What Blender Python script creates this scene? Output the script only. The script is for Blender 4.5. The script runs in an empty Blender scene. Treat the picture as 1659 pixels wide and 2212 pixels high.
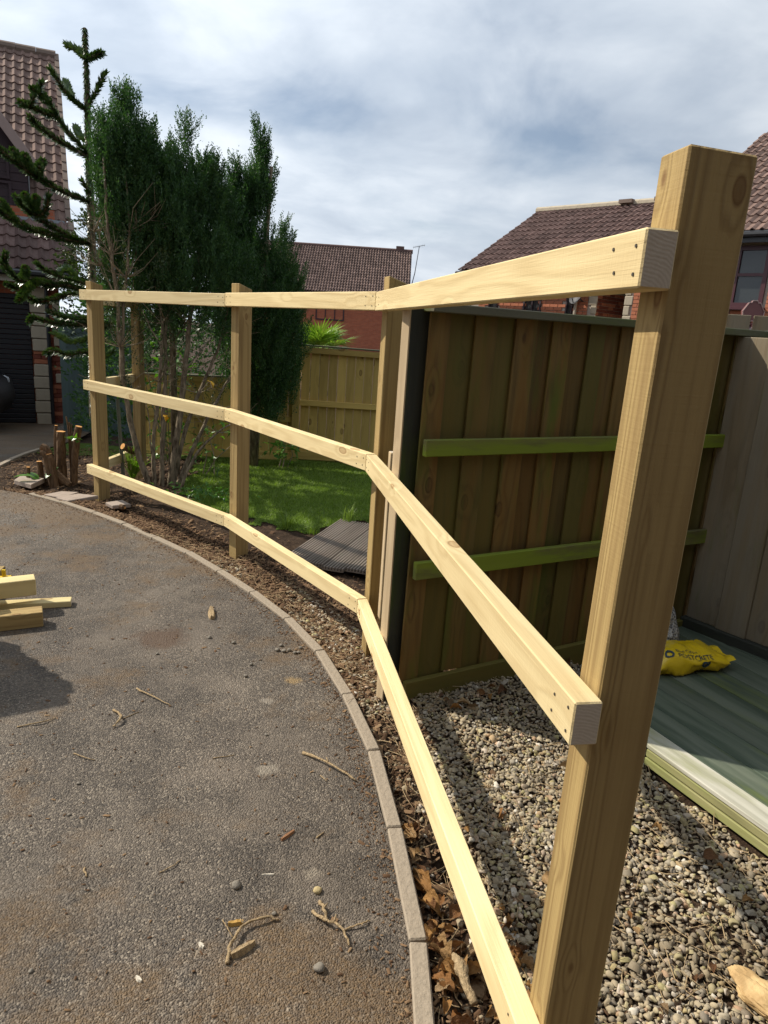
# curved garden fence scene
import bpy, bmesh, math, random
import numpy as np
from mathutils import Vector, Matrix, noise as mnoise
random.seed(7); rng = np.random.default_rng(7)
SC = bpy.context.scene; COL = SC.collection
R = math.radians
# ------------------------------------------------------------------ camera, light, exposure
cam = bpy.data.cameras.new('camera'); camo = bpy.data.objects.new('camera', cam); COL.objects.link(camo)
PTS = {"mp_trunk":[[-3.066,7.3,3.999],[-3.067,7.3,3.781],[-3.064,7.3,3.581],[-3.07,7.3,3.336],[-3.075,7.3,3.002],[-3.076,7.3,2.66],[-3.072,7.3,2.398],[-3.087,7.3,1.796],[-3.113,7.3,1.067],[-3.125,7.3,0.397]],"mp_branches":[[[-3.089,7.311,3.76],[-3.182,7.386,3.836],[-3.299,7.45,3.895]],[[-3.042,7.285,3.742],[-2.937,7.185,3.742],[-2.839,7.1,3.742]],[[-3.09,7.289,3.307],[-3.163,7.214,3.363],[-3.225,7.139,3.426],[-3.24,7.064,3.481],[-3.266,7.0,3.552]],[[-3.174,7.322,3.385],[-3.264,7.473,3.49],[-3.341,7.6,3.591]],[[-3.049,7.305,3.347],[-2.994,7.338,3.467],[-2.958,7.372,3.569],[-2.929,7.4,3.661]],[[-3.113,7.285,2.946],[-3.167,7.185,3.011],[-3.225,7.085,3.106],[-3.244,6.985,3.19],[-3.252,6.9,3.26]],[[-3.31,7.272,3.149],[-3.315,7.089,3.133],[-3.323,6.906,3.14],[-3.297,6.75,3.134]],[[-3.31,7.292,3.162],[-3.228,7.243,3.237],[-3.141,7.2,3.312]],[[-3.373,7.263,3.258],[-3.265,7.013,3.252],[-3.164,6.8,3.229]],[[-3.112,7.279,2.902],[-3.186,7.139,2.941],[-3.245,6.999,2.97],[-3.29,6.859,3.004],[-3.296,6.719,3.03],[-3.285,6.6,3.052]],[[-3.115,7.322,3.064],[-3.239,7.473,3.127],[-3.306,7.6,3.224]],[[-3.101,7.277,2.498],[-3.165,7.127,2.52],[-3.24,6.978,2.54],[-3.274,6.827,2.567],[-3.285,6.678,2.593],[-3.309,6.527,2.616],[-3.346,6.4,2.663]],[[-3.486,7.27,2.638],[-3.44,7.07,2.686],[-3.407,6.87,2.753],[-3.353,6.7,2.782]],[[-3.545,7.225,2.685],[-3.364,6.725,2.677],[-3.186,6.3,2.688]],[[-3.603,7.232,2.717],[-3.485,6.782,2.745],[-3.333,6.4,2.738]],[[-3.451,7.277,2.65],[-3.321,7.127,2.697],[-3.223,7.0,2.727]],[[-3.299,7.285,2.574],[-3.214,7.185,2.613],[-3.164,7.1,2.651]],[[-3.097,7.292,2.536],[-3.099,7.242,2.622],[-3.107,7.2,2.674]],[[-3.097,7.275,2.126],[-3.184,7.108,2.136],[-3.243,6.942,2.181],[-3.294,6.775,2.23],[-3.338,6.608,2.284],[-3.334,6.442,2.329],[-3.297,6.3,2.368]],[[-3.633,7.247,2.355],[-3.426,6.898,2.381],[-3.258,6.6,2.407]],[[-3.477,7.247,2.277],[-3.3,6.897,2.322],[-3.148,6.6,2.374]],[[-3.405,7.29,2.234],[-3.259,7.223,2.234],[-3.151,7.157,2.302],[-3.075,7.1,2.402]],[[-3.662,7.232,2.368],[-3.465,6.782,2.393],[-3.265,6.4,2.403]],[[-3.091,7.261,2.116],[-3.183,7.001,2.106],[-3.24,6.741,2.122],[-3.283,6.481,2.134],[-3.269,6.221,2.161],[-3.281,6.0,2.209]],[[-3.789,7.21,2.269],[-3.544,6.61,2.303],[-3.315,6.1,2.289]],[[-3.089,7.277,1.657],[-3.139,7.127,1.664],[-3.192,6.978,1.697],[-3.261,6.827,1.684],[-3.34,6.678,1.704],[-3.422,6.527,1.697],[-3.432,6.377,1.759],[-3.397,6.228,1.804],[-3.313,6.1,1.882]],[[-3.791,7.232,1.72],[-3.497,6.782,1.76],[-3.296,6.4,1.801]],[[-3.089,7.285,1.732],[-3.151,7.185,1.74],[-3.238,7.085,1.764],[-3.322,6.985,1.787],[-3.373,6.885,1.82],[-3.391,6.8,1.863]],[[-3.265,7.26,1.682],[-3.293,6.993,1.692],[-3.243,6.727,1.619],[-3.2,6.5,1.526]],[[-3.089,7.277,1.657],[-3.265,7.127,1.62],[-3.33,6.978,1.564],[-3.426,6.827,1.525],[-3.421,6.678,1.553],[-3.47,6.527,1.627],[-3.477,6.4,1.652]],[[-3.103,7.279,1.318],[-3.15,7.139,1.333],[-3.268,6.999,1.333],[-3.36,6.859,1.343],[-3.426,6.719,1.381],[-3.404,6.6,1.337]],[[-3.103,7.285,1.384],[-3.158,7.185,1.389],[-3.305,7.085,1.396],[-3.404,7.0,1.442]],[[-3.115,7.281,1.048],[-3.149,7.156,1.068],[-3.25,7.031,1.037],[-3.323,6.906,1.073],[-3.348,6.8,1.056]],[[-3.111,7.31,1.221],[-3.342,7.377,1.157],[-3.492,7.443,1.195],[-3.598,7.5,1.227]],[[-3.123,7.315,0.978],[-3.062,7.415,1.007],[-2.972,7.5,1.08]],[[-3.102,7.322,1.565],[-3.372,7.473,1.858],[-3.531,7.6,1.858]],[[-3.097,7.285,1.289],[-2.966,7.185,1.326],[-2.805,7.1,1.355]]],"stems":[[[[-2.072,5.95,-0.004],[-2.191,5.965,0.357],[-2.285,5.98,0.81],[-2.318,5.995,1.195],[-2.332,6.01,1.57],[-2.384,6.025,1.933],[-2.415,6.04,2.287],[-2.436,6.055,2.667]],0.026,0.009],[[[-2.058,6.0,-0.015],[-2.074,6.071,0.41],[-2.038,6.143,0.913],[-2.034,6.214,1.405],[-2.091,6.286,1.789],[-2.13,6.357,2.077],[-2.153,6.429,2.365]],0.02,0.007],[[[-2.002,6.05,-0.033],[-2.007,6.121,0.51],[-2.008,6.193,1.012],[-2.01,6.264,1.407],[-1.988,6.336,1.702],[-2.016,6.407,2.09],[-2.003,6.479,2.476]],0.022,0.007],[[[-1.956,6.1,-0.052],[-1.888,6.171,0.512],[-1.843,6.243,1.02],[-1.821,6.314,1.419],[-1.778,6.386,1.816],[-1.777,6.457,2.206],[-1.815,6.529,2.774]],0.03,0.008],[[[-1.924,6.2,-0.072],[-1.801,6.3,0.286],[-1.678,6.4,0.602],[-1.576,6.5,0.834],[-1.493,6.6,1.024]],0.024,0.008],[[[-1.94,6.15,-0.062],[-1.866,6.233,0.399],[-1.741,6.317,0.817],[-1.637,6.4,1.108],[-1.575,6.483,1.335],[-1.514,6.567,1.746]],0.022,0.008],[[[-2.292,6.0,0.827],[-2.311,6.024,1.29],[-2.273,6.048,1.76],[-2.243,6.072,2.126],[-2.278,6.096,2.549]],0.017,0.006],[[[-1.82,6.0,0.012],[-1.71,6.125,0.301],[-1.555,6.25,0.481],[-1.458,6.375,0.556]],0.016,0.006],[[[-2.038,5.9,0.317],[-2.076,5.94,0.63],[-2.125,5.98,0.821]],0.006,0.003],[[[-2.379,6.05,1.512],[-2.414,6.08,1.679],[-2.518,6.11,1.841],[-2.568,6.14,2.114]],0.009,0.005],[[[-1.967,6.0,1.218],[-2.138,6.167,1.397],[-2.244,6.333,1.53]],0.007,0.004],[[[-2.024,6.1,0.917],[-1.972,6.267,1.211],[-1.897,6.433,1.415]],0.008,0.004],[[[-1.801,6.1,1.031],[-1.685,6.267,1.23],[-1.625,6.433,1.332]],0.007,0.003],[[[-2.29,6.2,2.14],[-2.22,6.24,2.421],[-2.209,6.28,2.696]],0.008,0.004],[[[-2.413,6.1,1.938],[-2.381,6.14,2.216],[-2.35,6.18,2.491]],0.008,0.004],[[[-2.293,6.1,1.763],[-2.214,6.14,1.992],[-2.204,6.18,2.179]],0.007,0.003]],"crown_a":[[3.376,-2.35,6.3,0.011],[3.26,-2.338,6.3,0.117],[3.108,-2.345,6.3,0.215],[2.901,-2.347,6.3,0.251],[2.693,-2.33,6.3,0.269],[2.444,-2.312,6.3,0.274],[2.151,-2.314,6.3,0.272],[1.813,-2.327,6.3,0.231],[1.543,-2.324,6.3,0.183]],"crown_b":[[3.219,-1.885,6.45,0.012],[3.11,-1.851,6.45,0.097],[2.972,-1.805,6.45,0.188],[2.794,-1.789,6.45,0.245],[2.577,-1.774,6.45,0.319],[2.282,-1.751,6.45,0.379],[1.979,-1.729,6.45,0.423],[1.667,-1.714,6.45,0.352]],"crown_c":[[3.411,-1.406,7.15,0.03],[3.28,-1.404,7.15,0.065],[3.131,-1.407,7.15,0.102],[2.953,-1.406,7.15,0.135],[2.732,-1.393,7.15,0.198],[2.53,-1.36,7.15,0.273],[2.238,-1.356,7.15,0.341],[1.897,-1.347,7.15,0.402],[1.547,-1.342,7.15,0.396],[1.28,-1.318,7.15,0.363],[1.007,-1.307,7.15,0.286],[0.797,-1.319,7.15,0.154]],"crown_d":[[3.094,-2.068,6.6,0.01],[2.956,-2.08,6.6,0.056],[2.735,-2.089,6.6,0.091],[2.472,-2.092,6.6,0.113],[2.126,-2.097,6.6,0.135],[1.81,-2.101,6.6,0.137]],"crown_e":[[3.049,-1.59,7.05,0.013],[2.919,-1.593,7.05,0.06],[2.701,-1.595,7.05,0.1],[2.418,-1.588,7.05,0.132],[2.045,-1.583,7.05,0.156]],"kerb_in":[[0.147,1.204],[0.142,1.347],[0.12,1.567],[0.095,1.734],[0.05,1.913],[0.02,2.143],[-0.096,2.528],[-0.265,2.948],[-0.473,3.313],[-0.684,3.595],[-0.899,3.851],[-1.183,4.178],[-1.604,4.54],[-2.024,4.904],[-2.412,5.173],[-2.674,5.326],[-2.952,5.471]],"bed_left":[[-3.176,5.539],[-3.708,6.501],[-3.88,7.354],[-4.023,8.25]],"sticks":[[[[-0.959,2.542],[-0.883,2.487],[-0.781,2.429]],0.0037],[[[-0.985,2.369],[-0.941,2.325],[-0.931,2.286],[-0.944,2.254]],0.0053],[[[-0.93,2.318],[-0.888,2.373]],0.0022],[[[-1.276,2.221],[-1.204,2.253],[-1.173,2.296]],0.0027],[[[-1.01,2.087],[-0.968,2.065],[-0.925,2.057]],0.0025],[[[-0.537,2.114],[-0.466,2.14]],0.002],[[[-0.23,2.177],[-0.132,2.112],[-0.031,2.04]],0.0055],[[[-0.548,1.585],[-0.522,1.604],[-0.506,1.636]],0.002],[[[-0.3,1.319],[-0.3,1.367],[-0.278,1.423],[-0.236,1.448],[-0.201,1.454]],0.0048],[[[-0.341,1.443],[-0.324,1.419],[-0.303,1.394]],0.0019],[[[-0.116,1.487],[-0.082,1.453],[-0.039,1.435],[-0.012,1.39]],0.005],[[[-0.033,1.436],[0.013,1.454],[0.036,1.47]],0.0031],[[[-0.098,1.519],[-0.085,1.486],[-0.077,1.457]],0.0051],[[[-0.155,2.058],[-0.132,2.029]],0.0023],[[[-0.754,1.583],[-0.734,1.551]],0.0034],[[[-0.875,3.397],[-0.836,3.267]],0.0126],[[[-0.238,1.739],[-0.206,1.782]],0.0048],[[[-0.134,1.759],[-0.116,1.785]],0.0028],[[[-0.294,1.338],[-0.246,1.381]],0.0085],[[[-0.323,1.429],[-0.287,1.44]],0.0062],[[[-0.27,1.601],[-0.236,1.606]],0.0026],[[[-0.498,1.271],[-0.482,1.259]],0.0036],[[[-0.38,1.371],[-0.366,1.359]],0.0037]],"stones":[[-0.331,1.554,0.013],[-0.111,1.557,0.0116],[-0.08,1.323,0.0131],[-0.213,1.472,0.0063],[-0.977,2.853,0.0071],[-0.925,1.932,0.0062],[-0.38,2.276,0.0066],[-0.546,2.703,0.0094],[-0.544,2.811,0.0087],[-0.452,2.968,0.012],[-0.423,2.96,0.012],[-0.399,2.976,0.011],[-0.368,2.952,0.01],[-0.349,3.008,0.0101],[-0.444,3.019,0.0102],[-0.353,2.959,0.009],[-0.794,3.053,0.0105],[-0.668,3.014,0.0103],[-0.888,1.786,0.0052],[-0.74,1.267,0.0056]],"leaves":[[0.545,1.658,0.0618],[0.49,2.226,0.0294],[0.691,2.292,0.0254],[0.378,2.564,0.0608],[0.512,2.707,0.0412],[0.28,2.676,0.0276],[0.273,1.82,0.034],[0.326,1.846,0.0286],[1.093,1.63,0.0368],[0.35,1.483,0.0484],[0.368,1.442,0.0416],[0.394,1.416,0.0376],[0.203,1.442,0.0374],[0.23,1.495,0.0318],[0.253,1.405,0.037],[0.272,1.427,0.0374],[0.252,1.322,0.0384],[0.337,1.298,0.03],[0.501,1.571,0.0266],[0.507,1.481,0.0232],[0.425,1.247,0.0238],[0.735,1.552,0.0272],[0.736,1.5,0.0268],[0.83,1.359,0.0286],[0.718,1.268,0.0312],[0.564,2.534,0.0322],[0.185,2.487,0.0244],[0.883,2.422,0.0214],[0.226,1.532,0.0282],[0.175,1.49,0.0252],[0.299,1.35,0.0268],[0.415,1.474,0.023],[1.073,1.759,0.0182],[0.396,1.327,0.0268],[0.39,1.546,0.0262],[0.439,1.38,0.0298],[0.333,1.541,0.0338]],"slabs":[[[-3.128,5.672],[-3.161,5.842],[-2.937,5.813],[-2.926,5.563]],[[-2.749,5.409],[-2.668,5.55],[-2.536,5.574],[-2.579,5.359]],[[-2.614,5.321],[-2.513,5.507],[-2.331,5.473],[-2.488,5.275]],[[-2.202,5.288],[-2.112,5.409],[-2.001,5.291],[-2.115,5.215]]],"logs":[[[[-2.852,5.95,0.127],[-2.848,5.95,0.295],[-2.842,5.95,0.45]],0.0386],[[[-2.754,5.95,0.134],[-2.717,5.95,0.318],[-2.681,5.95,0.504]],0.0295],[[[-2.944,6.05,0.168],[-2.943,6.05,0.331],[-2.929,6.05,0.483]],0.0143],[[[-2.861,5.85,0.211],[-2.908,5.85,0.265],[-2.968,5.85,0.325]],0.0311],[[[-2.867,5.8,0.191],[-2.913,5.8,0.245],[-2.949,5.8,0.281]],0.0219],[[[-2.838,5.8,0.071],[-2.86,5.8,0.184],[-2.883,5.8,0.275]],0.026],[[[-2.986,5.85,0.145],[-2.993,5.85,0.195]],0.0242],[[[-3.073,5.8,0.091],[-3.067,5.8,0.149]],0.0164],[[[-2.794,6.0,0.312],[-2.798,6.0,0.435],[-2.812,6.0,0.574]],0.0064],[[[-2.774,6.0,0.35],[-2.784,6.0,0.436],[-2.787,6.0,0.526]],0.0078],[[[-2.766,6.0,0.365],[-2.766,6.0,0.437],[-2.766,6.0,0.509]],0.0057]],"cutlog":[[-2.003,5.174,0.0],[-2.056,5.197,0.0]],"stake":[[-2.378,6.05,0.75],[-2.343,6.05,0.018]],"midhouse":{"R1":[0.649,46.0,6.274],"R0":[-7.744,46.0,6.447],"E1":[1.488,42.3,3.401],"win":[[-4.828,42.8,2.515],[-3.143,42.8,1.829]],"aer":[[1.104,47.0,6.795],[0.936,47.0,5.135]]},"bare":[0.943,1.313,0.0],"lawnpoly":[[-1.601,5.396],[-1.372,5.237],[-1.103,5.168],[-0.856,4.993],[-0.634,4.898],[-0.44,5.006],[-0.248,5.277],[0.081,5.402],[0.179,7.975],[-1.062,7.959],[-1.562,7.765],[-2.039,7.58],[-1.845,6.295]],"greenwall":[[-4.708,10.3,1.332],[-4.279,10.3,1.36],[-4.09,10.3,1.23],[-4.084,10.3,-0.026],[-4.777,10.3,-0.073]]}
cam.sensor_fit = 'VERTICAL'; cam.sensor_height = 36.0; cam.lens = 1500/2212*36
cam.clip_start = 0.02; cam.clip_end = 2000
camo.matrix_world = Matrix.Translation((0, 0, 1.48)) @ Matrix.Rotation(R(90-14.65), 4, 'X') @ Matrix.Rotation(R(3.87), 4, 'Z')
SC.camera = camo
SUN_H = Vector((-.945, .325, 0)).normalized(); ELEV = R(42)
sd = SUN_H*math.cos(ELEV)+Vector((0, 0, math.sin(ELEV)))
sun = bpy.data.lights.new('sun', 'SUN'); sun.energy = 5.0; sun.angle = R(.53); sun.color = (1, .925, .80)
suno = bpy.data.objects.new('sun', sun); COL.objects.link(suno); suno.rotation_euler = sd.to_track_quat('Z', 'Y').to_euler()
SC.view_settings.view_transform = 'Standard'; SC.view_settings.look = 'None'
SC.view_settings.exposure = 0.12; SC.view_settings.gamma = 1; SC.view_settings.use_curve_mapping = False
W = bpy.data.worlds.new('World'); SC.world = W; W.use_nodes = True
wt = W.node_tree; wt.nodes.clear()

class NT:
    def __init__(s, tree): s.t = tree
    def n(s, typ, ins=None, **props):
        nd = s.t.nodes.new(typ)
        for k, v in props.items(): setattr(nd, k, v)
        for k, v in (ins or {}).items():
            sk = nd.inputs[k]
            if isinstance(v, bpy.types.NodeSocket): s.t.links.new(v, sk)
            elif isinstance(v, bpy.types.Node): s.t.links.new(v.outputs[0], sk)
            else: sk.default_value = v
        return nd
    def noise(s, vec, scale, detail=3, rough=.55, dist=0.): return s.n('ShaderNodeTexNoise', {'Vector': vec, 'Scale': scale, 'Detail': detail, 'Roughness': rough, 'Distortion': dist}).outputs['Fac']
    def voro(s, vec, scale, feature='F1', out='Distance', rand=1.): return s.n('ShaderNodeTexVoronoi', {'Vector': vec, 'Scale': scale, 'Randomness': rand}, feature=feature).outputs[out]
    def ramp(s, fac, stops, interp='LINEAR'):
        nd = s.n('ShaderNodeValToRGB', {'Fac': fac}); cr = nd.color_ramp; cr.interpolation = interp
        while len(cr.elements) < len(stops): cr.elements.new(.5)
        for e, (p, c) in zip(cr.elements, stops):
            e.position = p; e.color = (c, c, c, 1) if isinstance(c, (int, float)) else (*c, 1)
        return nd.outputs['Color']
    def mix(s, f, a, b, mode='MIX'):
        nd = s.n('ShaderNodeMix', data_type='RGBA', blend_type=mode)
        for k, v in ((0, f), (6, a), (7, b)):
            if isinstance(v, bpy.types.NodeSocket): s.t.links.new(v, nd.inputs[k])
            elif k and not isinstance(v, (int, float)): nd.inputs[k].default_value = (*v[:3], 1)
            elif k: nd.inputs[k].default_value = (v, v, v, 1)
            else: nd.inputs[k].default_value = v
        return nd.outputs[2]
    def math(s, op, a, b=0., c=None):
        d = {0: a, 1: b}
        if c is not None: d[2] = c
        return s.n('ShaderNodeMath', d, operation=op).outputs[0]
    def vm(s, op, a, b): return s.n('ShaderNodeVectorMath', {0: a, 1: b}, operation=op).outputs[0]
    def bump(s, h, strength=.5, dist=.01, nrm=None):
        d = {'Height': h, 'Strength': strength, 'Distance': dist}
        if nrm is not None: d['Normal'] = nrm
        return s.n('ShaderNodeBump', d).outputs[0]

w = NT(wt)
sky = w.n('ShaderNodeTexSky', sky_type='NISHITA'); sky.sun_disc = False; sky.sun_elevation = ELEV
sky.sun_rotation = math.atan2(SUN_H.x, SUN_H.y); sky.air_density = 1.0; sky.dust_density = .6; sky.ozone_density = 2
bg_sky = w.n('ShaderNodeBackground', {'Color': sky.outputs[0], 'Strength': .085})
tc = w.n('ShaderNodeTexCoord'); sep = w.n('ShaderNodeSeparateXYZ', {0: tc.outputs['Generated']})
zz = w.math('ADD', w.math('MAXIMUM', sep.outputs[2], 0.), .22)
pv = w.n('ShaderNodeCombineXYZ', {0: w.math('DIVIDE', sep.outputs[0], zz), 1: w.math('DIVIDE', sep.outputs[1], zz), 2: 3.7}).outputs[0]
n1 = w.noise(pv, 1.35, 6, .55, .35); n2 = w.noise(w.vm('ADD', pv, (7.3, 2.1, 1.)), 2.9, 5, .55, .3); n3 = w.noise(w.vm('MULTIPLY', pv, (1., 1.7, 1.)), .75, 4, .5)
cl = w.ramp(w.math('ADD', w.math('MULTIPLY', n1, .6), w.math('MULTIPLY', n3, .4)), [(.34, .30), (.43, .78), (.52, 1.)])
cc = w.ramp(w.math('ADD', w.math('MULTIPLY', n2, .55), w.math('MULTIPLY', n3, .45)), [(.34, (.375, .43, .505)), (.46, (.455, .51, .58)), (.55, (.535, .585, .645)), (.66, (.63, .67, .715))])
dotn = w.n('ShaderNodeVectorMath', {0: tc.outputs['Generated'], 1: tuple(sd)}, operation='DOT_PRODUCT').outputs[1]
glow = w.math('ADD', w.math('MULTIPLY', w.math('POWER', w.math('MULTIPLY', w.math('ADD', dotn, 1.), .5), 2.), 1.16), .80)   # thin cloud is brightest towards the sun
bg_cl = w.n('ShaderNodeBackground', {'Color': cc, 'Strength': glow})
ms = w.n('ShaderNodeMixShader', {0: cl, 1: bg_sky.outputs[0], 2: bg_cl.outputs[0]})
w.n('ShaderNodeOutputWorld', {'Surface': ms.outputs[0]})

# ------------------------------------------------------------------ helpers
def sstep(a, b, x):
    t = np.clip((np.asarray(x, float)-a)/(b-a), 0, 1); return t*t*(3-2*t)
def drop(x, y): return float(-.40*sstep(6.2, 11.5, y)*sstep(-2.0, -3.6, x)) if False else float(-.40*sstep(6.2, 11.5, y)*(1-sstep(-3.6, -2.2, x)))
def dropv(x, y): return -.40*sstep(6.2, 11.5, y)*(1-sstep(-3.6, -2.2, x))
def mesh(verts, faces, mats=(), mi=None, smooth=False, name='m'):
    me = bpy.data.meshes.new(name)
    me.from_pydata([tuple(v) for v in verts], [], [tuple(f) for f in faces])
    for m in mats: me.materials.append(m)
    if mi is not None: me.polygons.foreach_set('material_index', np.asarray(mi, np.int32))
    if smooth: me.polygons.foreach_set('use_smooth', np.ones(len(me.polygons), bool))
    me.update(); return me
def npmesh(V, F, mats=(), mi=None, smooth=False, name='m'):
    V = np.asarray(V, np.float32); F = np.asarray(F, np.int32); k = F.shape[1]
    me = bpy.data.meshes.new(name)
    me.vertices.add(len(V)); me.vertices.foreach_set('co', V.ravel())
    me.loops.add(F.size); me.loops.foreach_set('vertex_index', F.ravel())
    me.polygons.add(len(F)); me.polygons.foreach_set('loop_start', np.arange(0, F.size, k, dtype=np.int32))
    try: me.polygons.foreach_set('loop_total', np.full(len(F), k, np.int32))
    except Exception: pass
    for m in mats: me.materials.append(m)
    if mi is not None: me.polygons.foreach_set('material_index', np.asarray(mi, np.int32))
    if smooth: me.polygons.foreach_set('use_smooth', np.ones(len(F), bool))
    me.update(calc_edges=True); me.validate(); return me
def obj(name, me, parent=None, M=None, label=None, cat=None, group=None, kind=None):
    o = bpy.data.objects.new(name, me); COL.objects.link(o)
    M = M if M is not None else Matrix.Identity(4)
    if parent is not None:
        o.parent = parent; o.matrix_local = PW[parent.name].inverted() @ M
    else: o.matrix_world = M
    PW[o.name] = M.copy()
    for k, v in (('label', label), ('category', cat), ('group', group), ('kind', kind)):
        if v: o[k] = v
    return o
PW = {}
def root(name, label, cat, loc, group=None):
    return obj(name, None, None, Matrix.Translation(Vector(loc)), label, cat, group)
def T(*v): return Matrix.Translation(Vector(v))
def frame(o, x, up=(0, 0, 1)):
    x = Vector(x).normalized(); up = Vector(up); y = up.cross(x).normalized(); z = x.cross(y)
    M = Matrix((x, y, z)).transposed().to_4x4(); M.translation = Vector(o); return M
def hexa(c, b=0.003, endmat=True):
    """bevelled six-sided solid from 8 corners (x0: 0..3 = -y-z,+y-z,+y+z,-y+z ; x1: 4..7); returns bmesh-made mesh data"""
    bm = bmesh.new(); v = [bm.verts.new(p) for p in c]
    fs = [(0, 3, 2, 1), (4, 5, 6, 7), (0, 1, 5, 4), (1, 2, 6, 5), (2, 3, 7, 6), (3, 0, 4, 7)]
    for i, f in enumerate(fs):
        q = bm.faces.new([v[k] for k in f]); q.material_index = 1 if (endmat and i < 2) else 0
    if b > 0: bmesh.ops.bevel(bm, geom=bm.edges[:], offset=b, segments=1, profile=.5, affect='EDGES', clamp_overlap=True)
    bmesh.ops.recalc_face_normals(bm, faces=bm.faces[:])
    return bm
def bm2me(bm, mats, smooth=False, name='m'):
    me = bpy.data.meshes.new(name); bm.to_mesh(me); bm.free()
    for m in mats: me.materials.append(m)
    if smooth: me.polygons.foreach_set('use_smooth', np.ones(len(me.polygons), bool))
    return me
def boxc(lx, ly, lz): # x from 0..lx, y,z centred
    a, b = ly/2, lz/2
    return [(0, -a, -b), (0, a, -b), (0, a, b), (0, -a, b), (lx, -a, -b), (lx, a, -b), (lx, a, b), (lx, -a, b)]
BOXC = {}
def box_mesh(lx, ly, lz, mats, b=.003):
    k = (round(lx, 4), round(ly, 4), round(lz, 4), tuple(m.name for m in mats), b)
    if k not in BOXC: BOXC[k] = bm2me(hexa(boxc(lx, ly, lz), b, len(mats) > 1), mats, name='board')
    return BOXC[k]
def beam(name, p0, p1, wy, hz, mats, parent=None, up=(0, 0, 1), b=.003, **kw):
    p0 = Vector(p0); p1 = Vector(p1)
    return obj(name, box_mesh((p1-p0).length, wy, hz, mats, b), parent, frame(p0, p1-p0, up), **kw)
class MB:
    """collects simple solids into one mesh"""
    def __init__(s): s.v = []; s.f = []; s.m = []
    def add(s, V, F, M=None, mi=0):
        o = len(s.v); s.v += [tuple((M @ Vector(p)) if M is not None else p) for p in V]
        s.f += [tuple(i+o for i in f) for f in F]; s.m += [mi]*len(F)
    def box(s, p0, p1, wy, hz, up=(0, 0, 1), mi=0):
        p0 = Vector(p0); p1 = Vector(p1)
        s.add(boxc((p1-p0).length, wy, hz), [(0, 3, 2, 1), (4, 5, 6, 7), (0, 1, 5, 4), (1, 2, 6, 5), (2, 3, 7, 6), (3, 0, 4, 7)], frame(p0, p1-p0, up), mi)
    def abox(s, c0, c1, mi=0):
        (a, b, c), (d, e, f) = c0, c1
        s.add([(a, b, c), (a, e, c), (a, e, f), (a, b, f), (d, b, c), (d, e, c), (d, e, f), (d, b, f)], [(0, 3, 2, 1), (4, 5, 6, 7), (0, 1, 5, 4), (1, 2, 6, 5), (2, 3, 7, 6), (3, 0, 4, 7)][:], None, mi)
    def tube(s, pts, radii, n=8, mi=0, cap=True, capmi=None, rough=0.):
        P = [Vector(p) for p in pts]; o = len(s.v); ref = Vector((.31, .77, .2))
        for i, p in enumerate(P):
            d = (P[min(i+1, len(P)-1)]-P[max(i-1, 0)]).normalized()
            a = d.cross(ref).normalized(); b = d.cross(a)
            for k in range(n):
                t = 2*math.pi*k/n; r = radii[i]*(1+rough*(random.random()-.5))
                s.v.append(tuple(p+a*(math.cos(t)*r)+b*(math.sin(t)*r)))
        for i in range(len(P)-1):
            for k in range(n):
                s.f.append((o+i*n+k, o+i*n+(k+1) % n, o+(i+1)*n+(k+1) % n, o+(i+1)*n+k)); s.m.append(mi)
        if cap:
            s.f.append(tuple(o+k for k in range(n))[::-1]); s.m.append(mi if capmi is None else capmi)
            s.f.append(tuple(o+(len(P)-1)*n+k for k in range(n))); s.m.append(mi if capmi is None else capmi)
    def me(s, mats, smooth=False): return mesh(s.v, s.f, mats, s.m, smooth)
    def obj(s, name, mats, parent=None, M=None, smooth=False, **kw):
        me = s.me(mats, smooth)
        if M is not None: me.transform(M.inverted())
        return obj(name, me, parent, M, **kw)
def spline(pts, radii, sub=4):
    P = [Vector(p) for p in pts]; out = []; rr = []
    for i in range(len(P)-1):
        p0, p1, p2, p3 = P[max(i-1, 0)], P[i], P[i+1], P[min(i+2, len(P)-1)]
        for k in range(sub):
            t = k/sub
            out.append(.5*((2*p1)+(p2-p0)*t+(2*p0-5*p1+4*p2-p3)*t*t+(3*p1-p0-3*p2+p3)*t**3)); rr.append(radii[i]*(1-t)+radii[i+1]*t)
    out.append(P[-1]); rr.append(radii[-1]); return out, rr
def lerp_r(n, a, b): return [a+(b-a)*i/max(1, n-1) for i in range(n)]
def inpoly(x, y, poly):
    x = np.asarray(x); y = np.asarray(y); c = np.zeros(x.shape, bool); n = len(poly)
    for i in range(n):
        x1, y1 = poly[i][:2]; x2, y2 = poly[(i+1) % n][:2]
        if y1 == y2: continue
        c ^= ((y1 > y) != (y2 > y)) & (x < (x2-x1)*(y-y1)/(y2-y1)+x1)
    return c

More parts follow.
